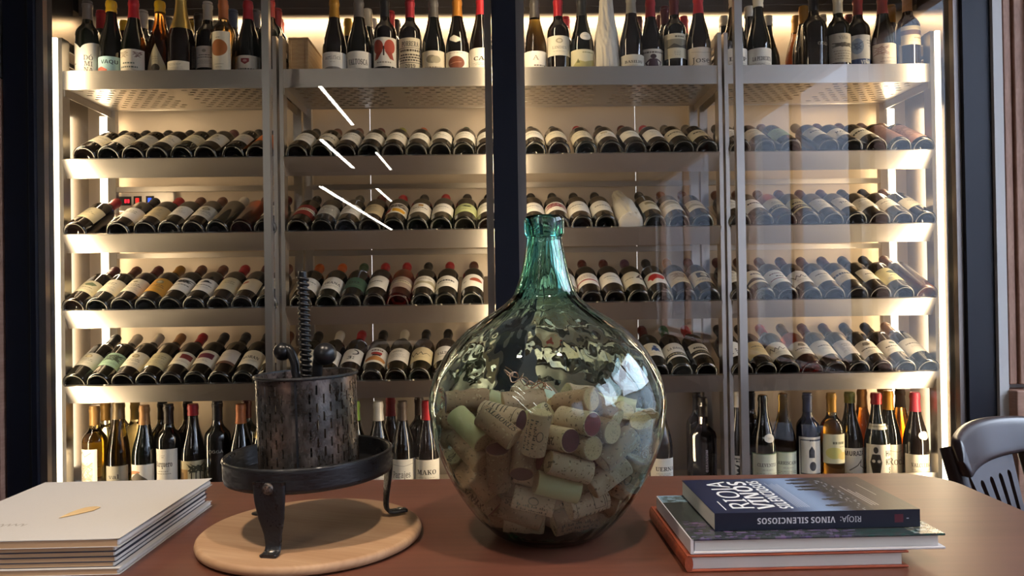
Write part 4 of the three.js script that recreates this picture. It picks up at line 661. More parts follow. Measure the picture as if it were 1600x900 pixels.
{
  const [c1, g1] = canvas(256, 256);
  g1.fillStyle = '#9c4a30'; g1.fillRect(0, 0, 256, 256);
  for (let i = 0; i < 900; i++) { g1.fillStyle = ['rgba(196,104,62,0.25)', 'rgba(110,44,34,0.25)', 'rgba(60,30,34,0.2)'][i % 3]; g1.fillRect(rnd() * 256, rnd() * 256, 4 + rnd() * 26, 2 + rnd() * 5); }
  const orange = std({ map: canvasTexture(c1, true), roughness: 0.45 });
  hardback('book', 'orange-red hardback at the bottom of the right stack', [0.147, 0.358, 1.520, 1.682], T0, 0.0158, orange, orange, 0.002, 'round');
  const [c2, g2] = canvas(512, 320);
  g2.fillStyle = '#3b4244'; g2.fillRect(0, 0, 512, 320); g2.fillStyle = '#8fb2cc'; g2.fillRect(0, 0, 70, 60); 
  for (let i = 0; i < 1500; i++) { const x = rnd() * 512, y = rnd() * 320; g2.fillStyle = y > 200 ? (x < 330 ? ['rgba(98,80,130,0.5)', 'rgba(140,112,160,0.45)', 'rgba(44,42,60,0.5)'][i % 3] : ['rgba(38,82,74,0.5)', 'rgba(28,56,52,0.5)'][i % 2]) : ['rgba(50,62,60,0.4)', 'rgba(84,92,88,0.3)'][i % 2]; g2.fillRect(x, y, 6 + rnd() * 16, 3 + rnd() * 6); }
  for (let i = 0; i < 60; i++) { g2.fillStyle = ['rgba(220,222,218,0.6)', 'rgba(150,140,120,0.5)'][i % 2]; g2.fillRect(440 + rnd() * 70, 190 + rnd() * 120, 6 + rnd() * 14, 3 + rnd() * 8); }
  const whiteBoard = std({ color: '#d6d2d6', roughness: 0.45 });
  hardback('book', 'white edged hardback with purple and green photo cover', [0.152, 0.394, 1.532, 1.681], T0 + 0.0163, 0.0148, whiteBoard, whiteBoard, 0.0022, 'flat', phy({ map: canvasTexture(c2), roughness: 0.22 }));
  // dark blue paperback on top: the head of the book points left, the spine faces the viewer
  const x0 = 0.180, x1 = 0.381, z0 = 1.534, z1 = 1.661, w = x1 - x0, d = z1 - z0, h = 0.0172;
  const b = thing('book', 'navy blue paperback with white lettering on top of the right stack', 'book', [(x0 + x1) / 2, T0 + 0.0315, (z0 + z1) / 2]);
  const [c3, g3] = canvas(640, 1024);          // upright cover, spine at its left
  const gr = (a, b_, c) => { g3.fillStyle = c; g3.fillRect(0, a, 640, b_ - a); };
  for (let i = 0; i < 64; i++) { const f = i / 63, k = Math.exp(-Math.pow((f - 0.54) / 0.15, 2)); gr(i * 16, i * 16 + 16, `rgb(${20 + 108 * k},${30 + 124 * k},${62 + 128 * k})`); }
  g3.fillStyle = '#eef1f4'; g3.textBaseline = 'alphabetic'; g3.textAlign = 'left';
  const say = (t, x, y, s, wd, weight, fam = 'sans-serif') => { g3.font = `${weight} ${s}px ${fam}`; g3.save(); g3.translate(x, y); g3.scale(wd / g3.measureText(t).width, 1); g3.fillText(t, 0, 0); g3.restore(); };
  say('RIOJA', 50, 226, 160, 540, 'normal'); say('VINOS', 50, 336, 138, 540, 'bold'); say('SILENCIOSOS', 50, 418, 92, 540, 'bold');
  g3.fillRect(50, 70, 150, 6);
  g3.globalAlpha = 0.55; for (let i = 0; i < 6; i++) g3.fillRect(70, 442 + i * 12, 470 - 40 * Math.abs(Math.sin(i * 2)), 4); g3.globalAlpha = 1;
  // dark silhouettes of vines and people against the pale band
  g3.fillStyle = '#1b1d24'; g3.beginPath(); g3.moveTo(0, 790);
  for (let i = 0; i <= 64; i++) { const x = i * 10; g3.lineTo(x, 735 - 46 * Math.abs(Math.sin(i * 0.9)) - 36 * Math.abs(Math.sin(i * 0.37 + 1)) + 22 * Math.sin(i * 2.7)); } g3.lineTo(640, 800); g3.lineTo(0, 800); g3.fill();
  for (const [x, y] of [[90, 610], [200, 640], [390, 590], [450, 600], [520, 580], [590, 600]]) { g3.beginPath(); g3.ellipse(x, y, 13, 17, 0, 0, 7); g3.fill(); g3.fillRect(x - 20, y + 14, 40, 90); }
  g3.fillStyle = 'rgba(170,184,200,0.75)'; for (let i = 0; i < 40; i++) g3.fillRect(rnd() * 620, 730 + rnd() * 70, 8 + rnd() * 24, 3 + rnd() * 6);
  g3.fillStyle = '#3a302e'; g3.fillRect(0, 795, 640, 229);
  for (let i = 0; i < 500; i++) { g3.fillStyle = ['rgba(92,76,72,0.3)', 'rgba(30,28,32,0.3)'][i % 2]; g3.fillRect(rnd() * 640, 793 + rnd() * 226, 4 + rnd() * 30, 2 + rnd() * 4); }
  g3.fillStyle = 'rgba(220,220,220,0.75)'; for (let i = 0; i < 3; i++) g3.fillRect(80, 826 + i * 16, 360 - i * 60, 5); g3.fillRect(260, 940, 220, 4);
  const coverMat = phy({ map: canvasTexture(c3), roughness: 0.34 });
  const navy = std({ color: '#171c2e', roughness: 0.4 });
  mesh('page_block', bx(-w / 2 + 0.0005, w / 2 - 0.0005, 0.0006, h - 0.0006, -d / 2 + 0.0006, d / 2 - 0.0006), pages, b);
  mesh('back_cover', bx(-w / 2, w / 2, 0, 0.0006, -d / 2, d / 2), navy, b);
  const top = bx(-w / 2, w / 2, h - 0.0006, h, -d / 2, d / 2), p = top.attributes.position, uv = top.attributes.uv;
  for (let k = 0; k < p.count; k++) uv.setXY(k, (d / 2 - p.getZ(k)) / d, 0.5 - p.getX(k) / w);
  mesh('front_cover', top, coverMat, b);
  const [c4, g4] = canvas(1024, 90); g4.fillStyle = '#171c2e'; g4.fillRect(0, 0, 1024, 90); g4.fillStyle = '#cfcfd6'; g4.textBaseline = 'middle';
  const sp = (t, x, s, wd, wt) => { g4.font = `${wt} ${s}px sans-serif`; g4.save(); g4.translate(x, 46); g4.scale(wd / g4.measureText(t).width, 1); g4.fillText(t, 0, 0); g4.restore(); };
  sp('RIOJA:', 292, 40, 110, 'normal'); sp('VINOS SILENCIOSOS', 424, 42, 390, 'bold');
  g4.fillStyle = '#5a2030'; g4.fillRect(84, 24, 44, 42); g4.fillStyle = '#b6b6c0'; g4.fillRect(56, 42, 12, 5);
  const spineG = bx(-w / 2, w / 2, 0.0002, h - 0.0002, d / 2 - 0.0004, d / 2 + 0.0004), sp2 = spineG.attributes.position, su = spineG.attributes.uv;
  for (let k = 0; k < sp2.count; k++) su.setXY(k, 0.5 - sp2.getX(k) / w, 1 - sp2.getY(k) / h);
  mesh('spine', spineG, std({ map: canvasTexture(c4), roughness: 0.4 }), b);
}

// ---------------------------------------------------------------- round board and small cast-iron press
const PX = -0.234, PZ = 1.557, BT = 0.0115;
{
  const b = lathe([[0, 0], [0.114, 0], [0.1185, 0.0025], [0.1195, 0.0058], [0.1185, 0.0092], [0.115, BT], [0, BT]], 72), p = b.attributes.position, uv = b.attributes.uv;
  for (let i = 0; i < p.count; i++) uv.setXY(i, p.getX(i) * 3 + 0.3, p.getZ(i) * 3 + p.getY(i) * 2);
  const m = mesh('wooden_board', b, M.beech, scene); m.position.set(PX, T0, PZ); m.rotation.y = -0.35;
  tag(m, 'round pale wooden board under the small iron press', 'board');
}
{
  const ironNoise = dataTexture(256, 256, (u, v) => 0.52 + 0.4 * (tileNoise(u, v, 12, 12, 81) - 0.5) + 0.35 * (tileNoise(u, v, 46, 46, 82) - 0.5)); ironNoise.repeat.set(2, 2);
  const iron = std({ color: new THREE.Color().setRGB(0.03, 0.031, 0.036), metalness: 0.55, roughness: 0.78, roughnessMap: ironNoise, bumpMap: ironNoise, bumpScale: 0.0005 });
  const wornTone = dataTexture(256, 256, (u, v) => { const k = 0.26 + 0.30 * Math.pow(tileNoise(u, v, 9, 7, 83), 2) + 0.12 * (tileNoise(u, v, 40, 40, 84) - 0.5), r = tileNoise(u, v, 6, 6, 85); return [k * (1 + 0.25 * r), k, k * (1 - 0.12 * r)]; }, true);
  const sheet = std({ map: wornTone, metalness: 0.7, roughness: 0.62, roughnessMap: ironNoise, bumpMap: ironNoise, bumpScale: 0.0004 });
  const polished = std({ color: new THREE.Color().setRGB(0.022, 0.022, 0.025), metalness: 0.5, roughness: 0.3 });
  const pr = thing('fruit_press', 'small black cast-iron fruit press with screw and slotted basket', 'press', [PX, T0 + BT, PZ]);
  const by = T0 + BT, L = (v) => Y(v) - by;   // heights given from the lens level
  pr.rotation.z = THREE.MathUtils.degToRad(1.3);
  const trayY = L(-0.195);
  const tray = mesh('tray', lathe([[0, trayY], [0.084, trayY], [0.0885, trayY + 0.002], [0.0895, trayY + 0.006], [0.0895, trayY + 0.021], [0.0905, trayY + 0.0245], [0.0885, trayY + 0.0265], [0.0855, trayY + 0.0245], [0.0845, trayY + 0.006], [0.08, trayY + 0.004], [0, trayY + 0.004]], 80), iron, pr);
  // basket: slotted sheet-metal cylinder
  const R = 0.0535, y0 = trayY + 0.0045, y1 = y0 + 0.105, pos = [], uvs = [];
  const quad = (a0, a1, ya, yb, r, flip) => {
    const P = (a, y) => [r * Math.sin(a), y, r * Math.cos(a)], q = [P(a0, ya), P(a1, ya), P(a1, yb), P(a0, yb)], o = flip ? [0, 2, 1, 0, 3, 2] : [0, 1, 2, 0, 2, 3];
    for (const k of o) { pos.push(...q[k]); uvs.push((k === 0 || k === 3 ? a0 : a1) * 0.4, q[k][1] * 5); }
  };
  const wall = (a, ya, yb, flip) => { const q = [[R, ya], [R - 0.0014, ya], [R - 0.0014, yb], [R, yb]].map(([r, y]) => [r * Math.sin(a), y, r * Math.cos(a)]); for (const k of flip ? [0, 2, 1, 0, 3, 2] : [0, 1, 2, 0, 2, 3]) { pos.push(...q[k]); uvs.push(a * 0.4, q[k][1] * 5); } };
  const NC = 46, dA = 2 * Math.PI / NC, sw = dA * 0.26, seam = 2;
  for (let i = 0; i < NC; i++) {
    const a = (i - 0.5) * dA + 0.02, plain = i <= seam - 1 || i >= NC - seam + 1 || Math.abs(i - NC / 2) < 2;
    const span = (p0, p1, q0, q1) => { const n = Math.max(1, Math.ceil((p1 - p0) / 0.09)); for (let k = 0; k < n; k++) { const b0 = p0 + (p1 - p0) * k / n, b1 = p0 + (p1 - p0) * (k + 1) / n; quad(b0, b1, q0, q1, R, false); quad(b0, b1, q0, q1, R - 0.0014, true); } };
    if (plain) { span(a, a + dA, y0, y1); continue; }
    const s0 = a + dA / 2 - sw / 2, s1 = s0 + sw;
    span(a, s0, y0, y1); span(s1, a + dA, y0, y1);
    const pitch = 0.0182, len = 0.0098; let y = y0 + 0.006 + (i % 2) * pitch / 2, last = y0;
    while (y + len < y1 - 0.006) { span(s0, s1, last, y); wall(s0, y, y + len, true); wall(s1, y, y + len, false); last = y + len; y += pitch; }
    span(s0, s1, last, y1);
  }
  const bg = new THREE.BufferGeometry(); bg.setAttribute('position', new THREE.Float32BufferAttribute(pos, 3)); bg.setAttribute('uv', new THREE.Float32BufferAttribute(uvs, 2)); bg.computeVertexNormals();
  { const nn = bg.attributes.normal, pp = bg.attributes.position; for (let i = 0; i < pp.count; i += 1) { const r = Math.hypot(pp.getX(i), pp.getZ(i)), d = (nn.getX(i) * pp.getX(i) + nn.getZ(i) * pp.getZ(i)) / r; if (Math.abs(d) > 0.8) nn.setXYZ(i, Math.sign(d) * pp.getX(i) / r, 0, Math.sign(d) * pp.getZ(i) / r); } }
  const basket = mesh('basket', bg, sheet, pr);
  mesh('basket_rim', new THREE.TorusGeometry(R + 0.0005, 0.0019, 10, 72).rotateX(Math.PI / 2).translate(0, y1, 0), iron, basket);
  mesh('basket_foot', new THREE.TorusGeometry(R + 0.001, 0.0017, 8, 72).rotateX(Math.PI / 2).translate(0, y0 + 0.001, 0), iron, basket);
  mesh('basket_seam', rbox(0.0022, y1 - y0 - 0.004, 0.0012, 0.0004, 0.002, (y0 + y1) / 2, R + 0.0004), iron, basket);
  // screw with a helical thread
  const sy0 = trayY + 0.006, sy1 = L(0.028), core = lathe([[0, sy0], [0.0046, sy0], [0.0046, sy1 - 0.002], [0.0038, sy1], [0, sy1]], 24), turns = (sy1 - 0.006 - sy0) / 0.0056, pts = [];
  for (let i = 0; i <= turns * 20; i++) { const a = i / 20 * 2 * Math.PI; pts.push(V(0.0051 * Math.cos(a), sy0 + i / 20 * 0.0056, 0.0051 * Math.sin(a))); }
  const screw = mesh('screw', core, polished, pr);
  mesh('thread', new THREE.TubeGeometry(new THREE.CatmullRomCurve3(pts), pts.length * 1, 0.0017, 6), polished, screw);
  // nut with two ball-ended arms
  const nutY = y1 - 0.012, nut = mesh('nut', lathe([[0, nutY - 0.012], [0.013, nutY - 0.012], [0.0145, nutY - 0.008], [0.0135, nutY + 0.002], [0.0085, nutY + 0.006], [0, nutY + 0.006]], 24), polished, pr);
  const arm = (dx, dz, bxx, byy, bzz, rad, r0) => { mesh('arm', tube([[dx * 0.5, nutY - 0.004, dz * 0.5], [dx, nutY + 0.012, dz], [dx * 1.15, nutY + 0.026, dz * 1.15], [dx * 0.4 + bxx * 0.6, byy + 0.003, dz * 0.4 + bzz * 0.6], [bxx, byy, bzz]], r0, 30, 12), polished, nut); mesh('ball', new THREE.SphereGeometry(rad, 28, 20).translate(bxx, byy, bzz), polished, nut); };
  arm(-0.0125, -0.006, -0.0285, L(-0.0605), -0.012, 0.0100, 0.0052);
  arm(0.0135, 0.008, 0.0262, L(-0.0625), 0.022, 0.0122, 0.0058);
  // three strap legs with turned-out feet
  for (const [fx, fz, w0] of [[-0.251, 1.640, 0.034], [-0.304, 1.506, 0.026], [-0.147, 1.517, 0.026]]) {
    const dx = fx - PX, dz = fz - PZ, a = Math.atan2(dx, dz), rf = Math.hypot(dx, dz), g = new THREE.Group(); g.name = 'leg'; g.rotation.y = a; pr.add(g);
    const path = [[0.0890, trayY + 0.014], [0.0885, trayY - 0.004], [0.0865, trayY - 0.022], [0.0845, 0.020], [0.0845, 0.008], [0.0875, 0.0032], [0.095, 0.0022], [rf + 0.012, 0.0020]], wd = [w0, w0 * 0.95, w0 * 0.8, w0 * 0.55, w0 * 0.48, w0 * 0.5, w0 * 0.55, w0 * 0.45], P = [], I = [], n = 28, cr = new THREE.CatmullRomCurve3(path.map(([r, y]) => V(0, y, r)));
    for (let k = 0; k <= n; k++) {
      const t = k / n, c = cr.getPoint(t), tg = cr.getTangent(t), f = t * (wd.length - 1), i0 = Math.min(wd.length - 2, Math.floor(f)), w = (wd[i0] + (wd[i0 + 1] - wd[i0]) * (f - i0)) / 2, th = 0.0019, nx = V(0, -tg.z, tg.y);
      for (const [sx, sn] of [[-1, -0.4], [-0.8, -1], [0.8, -1], [1, -0.4], [1, 0.4], [0.8, 1], [-0.8, 1], [-1, 0.4]]) P.push(sx * w, Math.max(0.0003, c.y + nx.y * sn * th), c.z + nx.z * sn * th);
      if (k < n) for (let j = 0; j < 8; j++) { const A = k * 8 + j, B = k * 8 + (j + 1) % 8; I.push(A, B, A + 8, B, B + 8, A + 8); }
    }
    const e = n * 8; for (let j = 1; j < 7; j++) { I.push(0, j, j + 1); I.push(e, e + j + 1, e + j); }
    const lg = new THREE.BufferGeometry(); lg.setAttribute('position', new THREE.Float32BufferAttribute(P, 3)); lg.setIndex(I); lg.setAttribute('uv', new THREE.Float32BufferAttribute(new Array(P.length / 3 * 2).fill(0).map((_, i) => P[Math.floor(i / 2) * 3 + (i % 2)] * 6), 2)); lg.computeVertexNormals(); outward(lg);
    mesh('strap', lg, iron, g);
    mesh('foot_bolt', lathe([[0, 0], [0.0036, 0], [0.0033, 0.0014], [0, 0.002]], 14).translate(0, 0.004, rf + 0.004), M.steel, g);
    mesh('bolt', lathe([[0, 0], [0.0062, 0], [0.0058, 0.0016], [0.0035, 0.003], [0, 0.0034]], 18).rotateX(Math.PI / 2).translate(0, trayY + 0.008, 0.0905), sheet, g);
  }
}

// ---------------------------------------------------------------- demijohn
const DX = 0.026, DZ = 1.558;
const DJ = [[865, 108], [862, 120], [852, 138], [840, 152], [800, 190], [750, 224], [700, 252], [650, 273], [600, 287], [560, 293], [530, 296], [500, 294], [450, 281], [400, 255], [370, 232], [340, 203], [315, 168], [295, 138], [280, 116], [265, 97], [250, 82], [225, 71], [180, 58], [140, 50.5], [110, 46], [97, 45]].map(([y, r]) => [r * 0.000438, (865 - y) / 823 * 0.3495]);
const djR = (y) => { for (let i = 0; i < DJ.length - 1; i++) if (y <= DJ[i + 1][1]) { const [r0, y0] = DJ[i], [r1, y1] = DJ[i + 1]; return r0 + (r1 - r0) * (y - y0) / (y1 - y0); } return DJ[DJ.length - 1][0]; };
const wallT = (y) => 0.0023 + 0.0066 * THREE.MathUtils.smoothstep(y, 0.21, 0.27) + 0.002 * (1 - THREE.MathUtils.smoothstep(y, 0.0, 0.03));
{
  const H = 0.3495, curve = new THREE.SplineCurve(DJ.map(([r, y]) => new THREE.Vector2(r, y))), outer = curve.getPoints(170);
  const prof = [[0, 0.010, 0], [0.02, 0.008, 0], [0.038, 0.003, 0], [0.044, 0.0004, 0]];
  outer.forEach((p, i) => { if (i) prof.push([p.x, Math.max(p.y, 0.0006), 1]); });
  for (const [r, y] of [[0.0212, 0.3275], [0.0222, 0.3295], [0.0224, 0.336], [0.0222, 0.344], [0.0213, 0.3478], [0.0195, H], [0.0165, 0.3486], [0.0150, 0.346]]) prof.push([r, y, 0.4]);
  for (let i = outer.length - 1; i > 3; i--) { const p = outer[i]; if (p.y > 0.322) { prof.push([0.0112, p.y + 0.004, 1]); continue; } if (p.y < 0.009) break; prof.push([p.x - wallT(p.y), p.y, 2]); }
  prof.push([0.044, 0.0085, 0], [0.036, 0.0105, 0], [0.02, 0.0145, 0], [0, 0.016, 0]);
  const g = lathe(prof.map(([r, y]) => [r, y]), 220), p = g.attributes.position, rows = prof.length;
  for (let i = 0; i < p.count; i++) {
    const j = i % rows, k = prof[j][2]; if (!k) continue;
    const x = p.getX(i), y = p.getY(i), z = p.getZ(i), r = Math.hypot(x, z), an = Math.atan2(x, z), cx = Math.cos(an), sx = Math.sin(an);
    const big = noise3.noise(cx * 2.2 + 5, sx * 2.2, y * 22 + 3), small = noise3.noise(cx * 7 + 11, sx * 7, y * 62 + 9), fine = noise3.noise(cx * 15 + 21, sx * 15, y * 120);
    let f = k === 2 ? 0.0011 * big + 0.0007 * small + 0.00016 * fine : k === 1 ? 0.0006 * big + 0.0002 * small : 0.0002 * big;
    if (r < 0.05) f *= 0.55;
    p.setX(i, x + f * sx * 1); p.setZ(i, z + f * cx * 1);
  }
  g.computeVertexNormals();
  // weld the seam of the lathe so that shading runs through
  const n = g.attributes.normal, last = 220 * rows; for (let j = 0; j < rows; j++) { const v = V(n.getX(j) + n.getX(last + j), n.getY(j) + n.getY(last + j), n.getZ(j) + n.getZ(last + j)).normalize(); n.setXYZ(j, v.x, v.y, v.z); n.setXYZ(last + j, v.x, v.y, v.z); }
  const glass = phy({ color: '#ffffff', transmission: 1, thickness: 0.004, roughness: 0.0, ior: 1.5, attenuationColor: new THREE.Color().setRGB(0.06, 0.56, 0.46), attenuationDistance: 0.034 });
  const d = mesh('demijohn', g, glass, scene); d.position.set(DX, T0, DZ);
  tag(d, 'large green glass demijohn half filled with wine corks', 'demijohn');
}

// ---------------------------------------------------------------- corks: fall into the demijohn, one by one
{
  const N = 147, CR = 0.0117, HL = 0.0165, items = [];       // cork radius and half of the inner segment
  for (let i = 0; i < N; i++) {
    const a = rr(0, 6.283), rad = Math.sqrt(rnd()) * 0.075, th = rr(0, 6.283), el = rr(-0.6, 0.6), dir = V(Math.cos(th) * Math.cos(el), Math.sin(el), Math.sin(th) * Math.cos(el)), c = V(Math.cos(a) * rad, 0.035 + 0.19 * (i / N) + rr(0, 0.01), Math.sin(a) * rad);
    items.push({ a: c.clone().addScaledVector(dir, HL), b: c.clone().addScaledVector(dir, -HL), L: HL * 2 });
  }
  const MAXY = 0.235;
  const fence = (p) => {                                       // keep an end inside the glass
    const bottom = 0.0165 + CR * 0.96; if (p.y < bottom) p.y = bottom; if (p.y > MAXY) p.y = MAXY;
    const y = p.y, r = Math.hypot(p.x, p.z), e = 0.004, slope = (djR(y + e) - djR(y - e)) / (2 * e), lim = djR(y) - wallT(y) - 0.0016 - CR * Math.sqrt(1 + slope * slope);
    if (r > lim) { const over = (r - lim) / (1 + slope * slope), k = (r - over) / Math.max(r, 1e-6); p.x *= k; p.z *= k; p.y += over * slope; }
  };
  const d1 = V(), d2 = V(), w = V(), pa = V(), pb = V();
  const near = (A, B) => {                                     // closest points of two segments
    d1.subVectors(A.b, A.a); d2.subVectors(B.b, B.a); w.subVectors(A.a, B.a);
    const a = d1.dot(d1), e = d2.dot(d2), f = d2.dot(w), c = d1.dot(w), b = d1.dot(d2), den = a * e - b * b;
    let s = den > 1e-12 ? Math.min(1, Math.max(0, (b * f - c * e) / den)) : 0.5, t = (b * s + f) / e;
    if (t < 0) { t = 0; s = Math.min(1, Math.max(0, -c / a)); } else if (t > 1) { t = 1; s = Math.min(1, Math.max(0, (b - c) / a)); }
    pa.copy(A.a).addScaledVector(d1, s); pb.copy(B.a).addScaledVector(d2, t); return [s, t];
  };
  for (let step = 0; step < 420; step++) {
    const g = step < 330 ? 0.0011 : 0.0002;
    for (const o of items) { o.a.y -= g; o.b.y -= g; if (step < 120) { o.a.x += rr(-1, 1) * 0.0006; o.b.z += rr(-1, 1) * 0.0006; } }
    for (let it = 0; it < 3; it++) {
      for (let i = 0; i < N; i++) for (let j = i + 1; j < N; j++) {
        const A = items[i], B = items[j], mx = A.a.x + A.b.x - B.a.x - B.b.x, my = A.a.y + A.b.y - B.a.y - B.b.y, mz = A.a.z + A.b.z - B.a.z - B.b.z;
        if (mx * mx + my * my + mz * mz > 0.0135) continue;
        const [s, t] = near(A, B), dx = pa.x - pb.x, dy = pa.y - pb.y, dz = pa.z - pb.z, d = Math.hypot(dx, dy, dz), m = 2 * CR + 0.0002;
        if (d < m) {
          const k = (m - d) * 0.5 / Math.max(d, 1e-6), ux = dx * k, uy = (dy + 1e-7) * k, uz = dz * k, sa = 1 - s, sb = s, ta = 1 - t, tb = t, na = sa * sa + sb * sb, nb = ta * ta + tb * tb;
          A.a.x += ux * sa / na; A.a.y += uy * sa / na; A.a.z += uz * sa / na; A.b.x += ux * sb / na; A.b.y += uy * sb / na; A.b.z += uz * sb / na;
          B.a.x -= ux * ta / nb; B.a.y -= uy * ta / nb; B.a.z -= uz * ta / nb; B.b.x -= ux * tb / nb; B.b.y -= uy * tb / nb; B.b.z -= uz * tb / nb;
        }
      }
      for (const o of items) { const v = w.subVectors(o.a, o.b), l = v.length(), c = (l - o.L) / l * 0.5; o.a.addScaledVector(v, -c); o.b.addScaledVector(v, c); fence(o.a); fence(o.b); }
    }
  }
  // printed cork surface
  const [cc, kx] = canvas(1024, 1024), words = ['', '', '', 'ALBORES', '', 'VIOTTA', '', '2016', '', 'VIÑA', '', '2021', 'x', '', 'x', '', 'x', '', 'x', 'grid', 'x', '', 'mint', 'yellow'];
  kx.fillStyle = '#c2a07a'; kx.fillRect(0, 0, 1024, 1024);
  for (let k = 0; k < 24; k++) {
    const x = (k % 4) * 256, y = Math.floor(k / 4) * 160; kx.save(); kx.beginPath(); kx.rect(x, y, 256, 160); kx.clip();
    kx.fillStyle = words[k] === 'mint' ? '#d0ccbd' : words[k] === 'yellow' ? '#c2b084' : ['#b58d70', '#8f694e', '#c9a98c', '#a27c62', '#bf9c82'][k % 5]; kx.fillRect(x, y, 256, 160);
    if (k < 22) for (let i = 0; i < 220; i++) { kx.fillStyle = ['rgba(92,62,38,0.5)', 'rgba(150,112,74,0.4)', 'rgba(226,200,164,0.4)', 'rgba(60,40,28,0.55)'][i % 4]; kx.beginPath(); kx.ellipse(x + rnd() * 256, y + rnd() * 160, 1 + rnd() * 5, 0.8 + rnd() * 2, rnd() * 3, 0, 7); kx.fill(); }
    kx.fillStyle = 'rgba(48,34,26,0.85)'; kx.strokeStyle = 'rgba(48,34,26,0.8)'; kx.textAlign = 'center'; kx.textBaseline = 'middle';
    if (words[k].length > 3 && !['grid', 'mint', 'yellow'].includes(words[k])) for (const ox of [64, 192]) { kx.save(); kx.translate(x + ox, y + 80); kx.rotate(-Math.PI / 2); kx.font = 'bold 34px serif'; kx.fillText(words[k], 0, 0, 130); kx.restore(); }
    if (words[k] === 'x') { kx.lineWidth = 2.5; for (const ox of [60, 190]) { for (let r = 0; r < 3; r++) for (let i = 0; i < 15; i++) if ((i * 7 + r * 5 + k) % 4) kx.fillRect(x + ox - 22 + r * 17, y + 24 + i * 7.5, 4 + (i * 3 + k) % 7, 4.5); kx.beginPath(); kx.ellipse(x + ox + 34, y + 80, 11, 17, 0, 0, 7); kx.stroke(); } }
    if (words[k] === 'grid') { kx.lineWidth = 2; kx.strokeRect(x + 40, y + 20, 170, 118); kx.strokeRect(x + 48, y + 28, 60, 40); for (let i = 0; i < 5; i++) kx.fillRect(x + 120, y + 36 + i * 16, 76, 4); }
    kx.restore();
  }
  const ends = [[0, '#c6a57e'], [1, '#b8926a'], [2, '#5c3036'], [3, '#7c2e33'], [4, '#caa883'], [5, '#d0b48e']];
  for (const [k, c] of ends) { const x = k * 64; kx.fillStyle = c; kx.fillRect(x, 960, 64, 64); for (let i = 0; i < 60; i++) { kx.fillStyle = 'rgba(70,44,30,0.35)'; kx.fillRect(x + rnd() * 62, 960 + rnd() * 62, 1 + rnd() * 3, 1 + rnd() * 2); } if (k === 4 || k === 5) { kx.fillStyle = 'rgba(52,36,28,0.9)'; kx.font = 'bold 20px sans-serif'; kx.fillText(k === 4 ? '2021' : '2016', x + 32, 992, 46); } }
  const corkMat = std({ map: canvasTexture(cc), roughness: 0.85 });
  const mintMat = std({ map: corkMat.map, roughness: 0.6 });
  const geo = (k, e0, e1, L) => cached(`cork${k},${e0},${e1},${L}`, () => {
    const h = L / 2, c = 0.0008, pr = [[0, -h], [CR - c, -h], [CR - c, -h], [CR, -h + c], [CR, -h + c], [CR, h - c], [CR, h - c], [CR - c, h], [CR - c, h], [0, h]], g = lathe(pr, 22), p = g.attributes.position, uv = g.attributes.uv, n = pr.length;
    for (let i = 0; i < p.count; i++) {
      const j = i % n, u = Math.floor(i / n) / 22, e = j < 2 ? e0 : j > 7 ? e1 : -1;
      if (e >= 0) uv.setXY(i, (e * 64 + 32 + p.getX(i) / CR * 28) / 1024, 1 - (960 + 32 + (j < 2 ? 1 : -1) * p.getZ(i) / CR * 28) / 1024);
      else { const f = (p.getY(i) + h) / L; uv.setXY(i, ((k % 4) * 256 + 4 + u * 248) / 1024, 1 - (Math.floor(k / 4) * 160 + 4 + (1 - f) * 152) / 1024); }
    }
    return g;
  });
  const axis = V(0, 1, 0), at = V(), dir = V();
  let stained = 0, plastic = 0;
  items.sort((p, q) => (q.a.z + q.b.z) - (p.a.z + p.b.z)).forEach((o, i) => {
    const k = Math.floor(rnd() * 24), e0 = rnd() < (i < 60 ? 0.32 : 0.15) ? (rnd() < 0.5 ? 2 : 3) : Math.floor(rnd() * 2), e1 = rnd() < 0.3 ? 4 + Math.floor(rnd() * 2) : Math.floor(rnd() * 2), L = [0.044, 0.0445, 0.0415][Math.floor(rnd() * 3)];
    const m = mesh(numbered('cork'), geo(k, e0, e1, L), k >= 22 ? mintMat : corkMat, scene);
    at.addVectors(o.a, o.b).multiplyScalar(0.5); dir.subVectors(o.a, o.b).normalize(); if (e0 >= 2 ? dir.z > 0 : rnd() < 0.5) dir.negate();
    m.position.set(DX + at.x, T0 + at.y, DZ + at.z); m.quaternion.setFromUnitVectors(axis, dir).multiply(new THREE.Quaternion().setFromAxisAngle(axis, rr(0, 6.283)));
    const [kind, set] = k === 22 ? ['pale smooth synthetic cork', 'pale synthetic corks'] : k === 23 ? ['yellowish smooth cork', 'yellowish corks'] : e0 >= 2 ? ['red-stained wine cork', 'wine-stained corks'] : [3, 5, 9].includes(k) ? ['lettered wine cork', 'lettered corks'] : [7, 11].includes(k) ? ['year-printed wine cork', 'corks with a year'] : k === 19 ? ['box-printed wine cork', 'corks with a boxed print'] : [12, 14, 16, 18, 20].includes(k) ? ['wine cork with small print', 'corks with small print'] : [['brown', 'dark brown', 'light brown', 'brown', 'light brown'][k % 5] + ' plain wine cork', 'plain corks'];
    const pose = Math.abs(dir.y) > 0.75 ? 'upright' : Math.abs(dir.y) > 0.35 ? 'tilted' : 'lying', tall = at.y > 0.135 ? 'on top' : at.y > 0.095 ? 'high' : at.y > 0.055 ? 'midway' : 'low', side = at.x < -0.06 ? 'far left' : at.x < -0.02 ? 'left' : at.x < 0.02 ? 'centre' : at.x < 0.06 ? 'right' : 'far right';
    tag(m, at.z > 0.01 ? `${kind}, ${pose}, ${tall}, ${side} of the heap in the demijohn` : `${kind} hidden at the back of the heap in the demijohn`, 'cork', set + ' in the demijohn');
  });
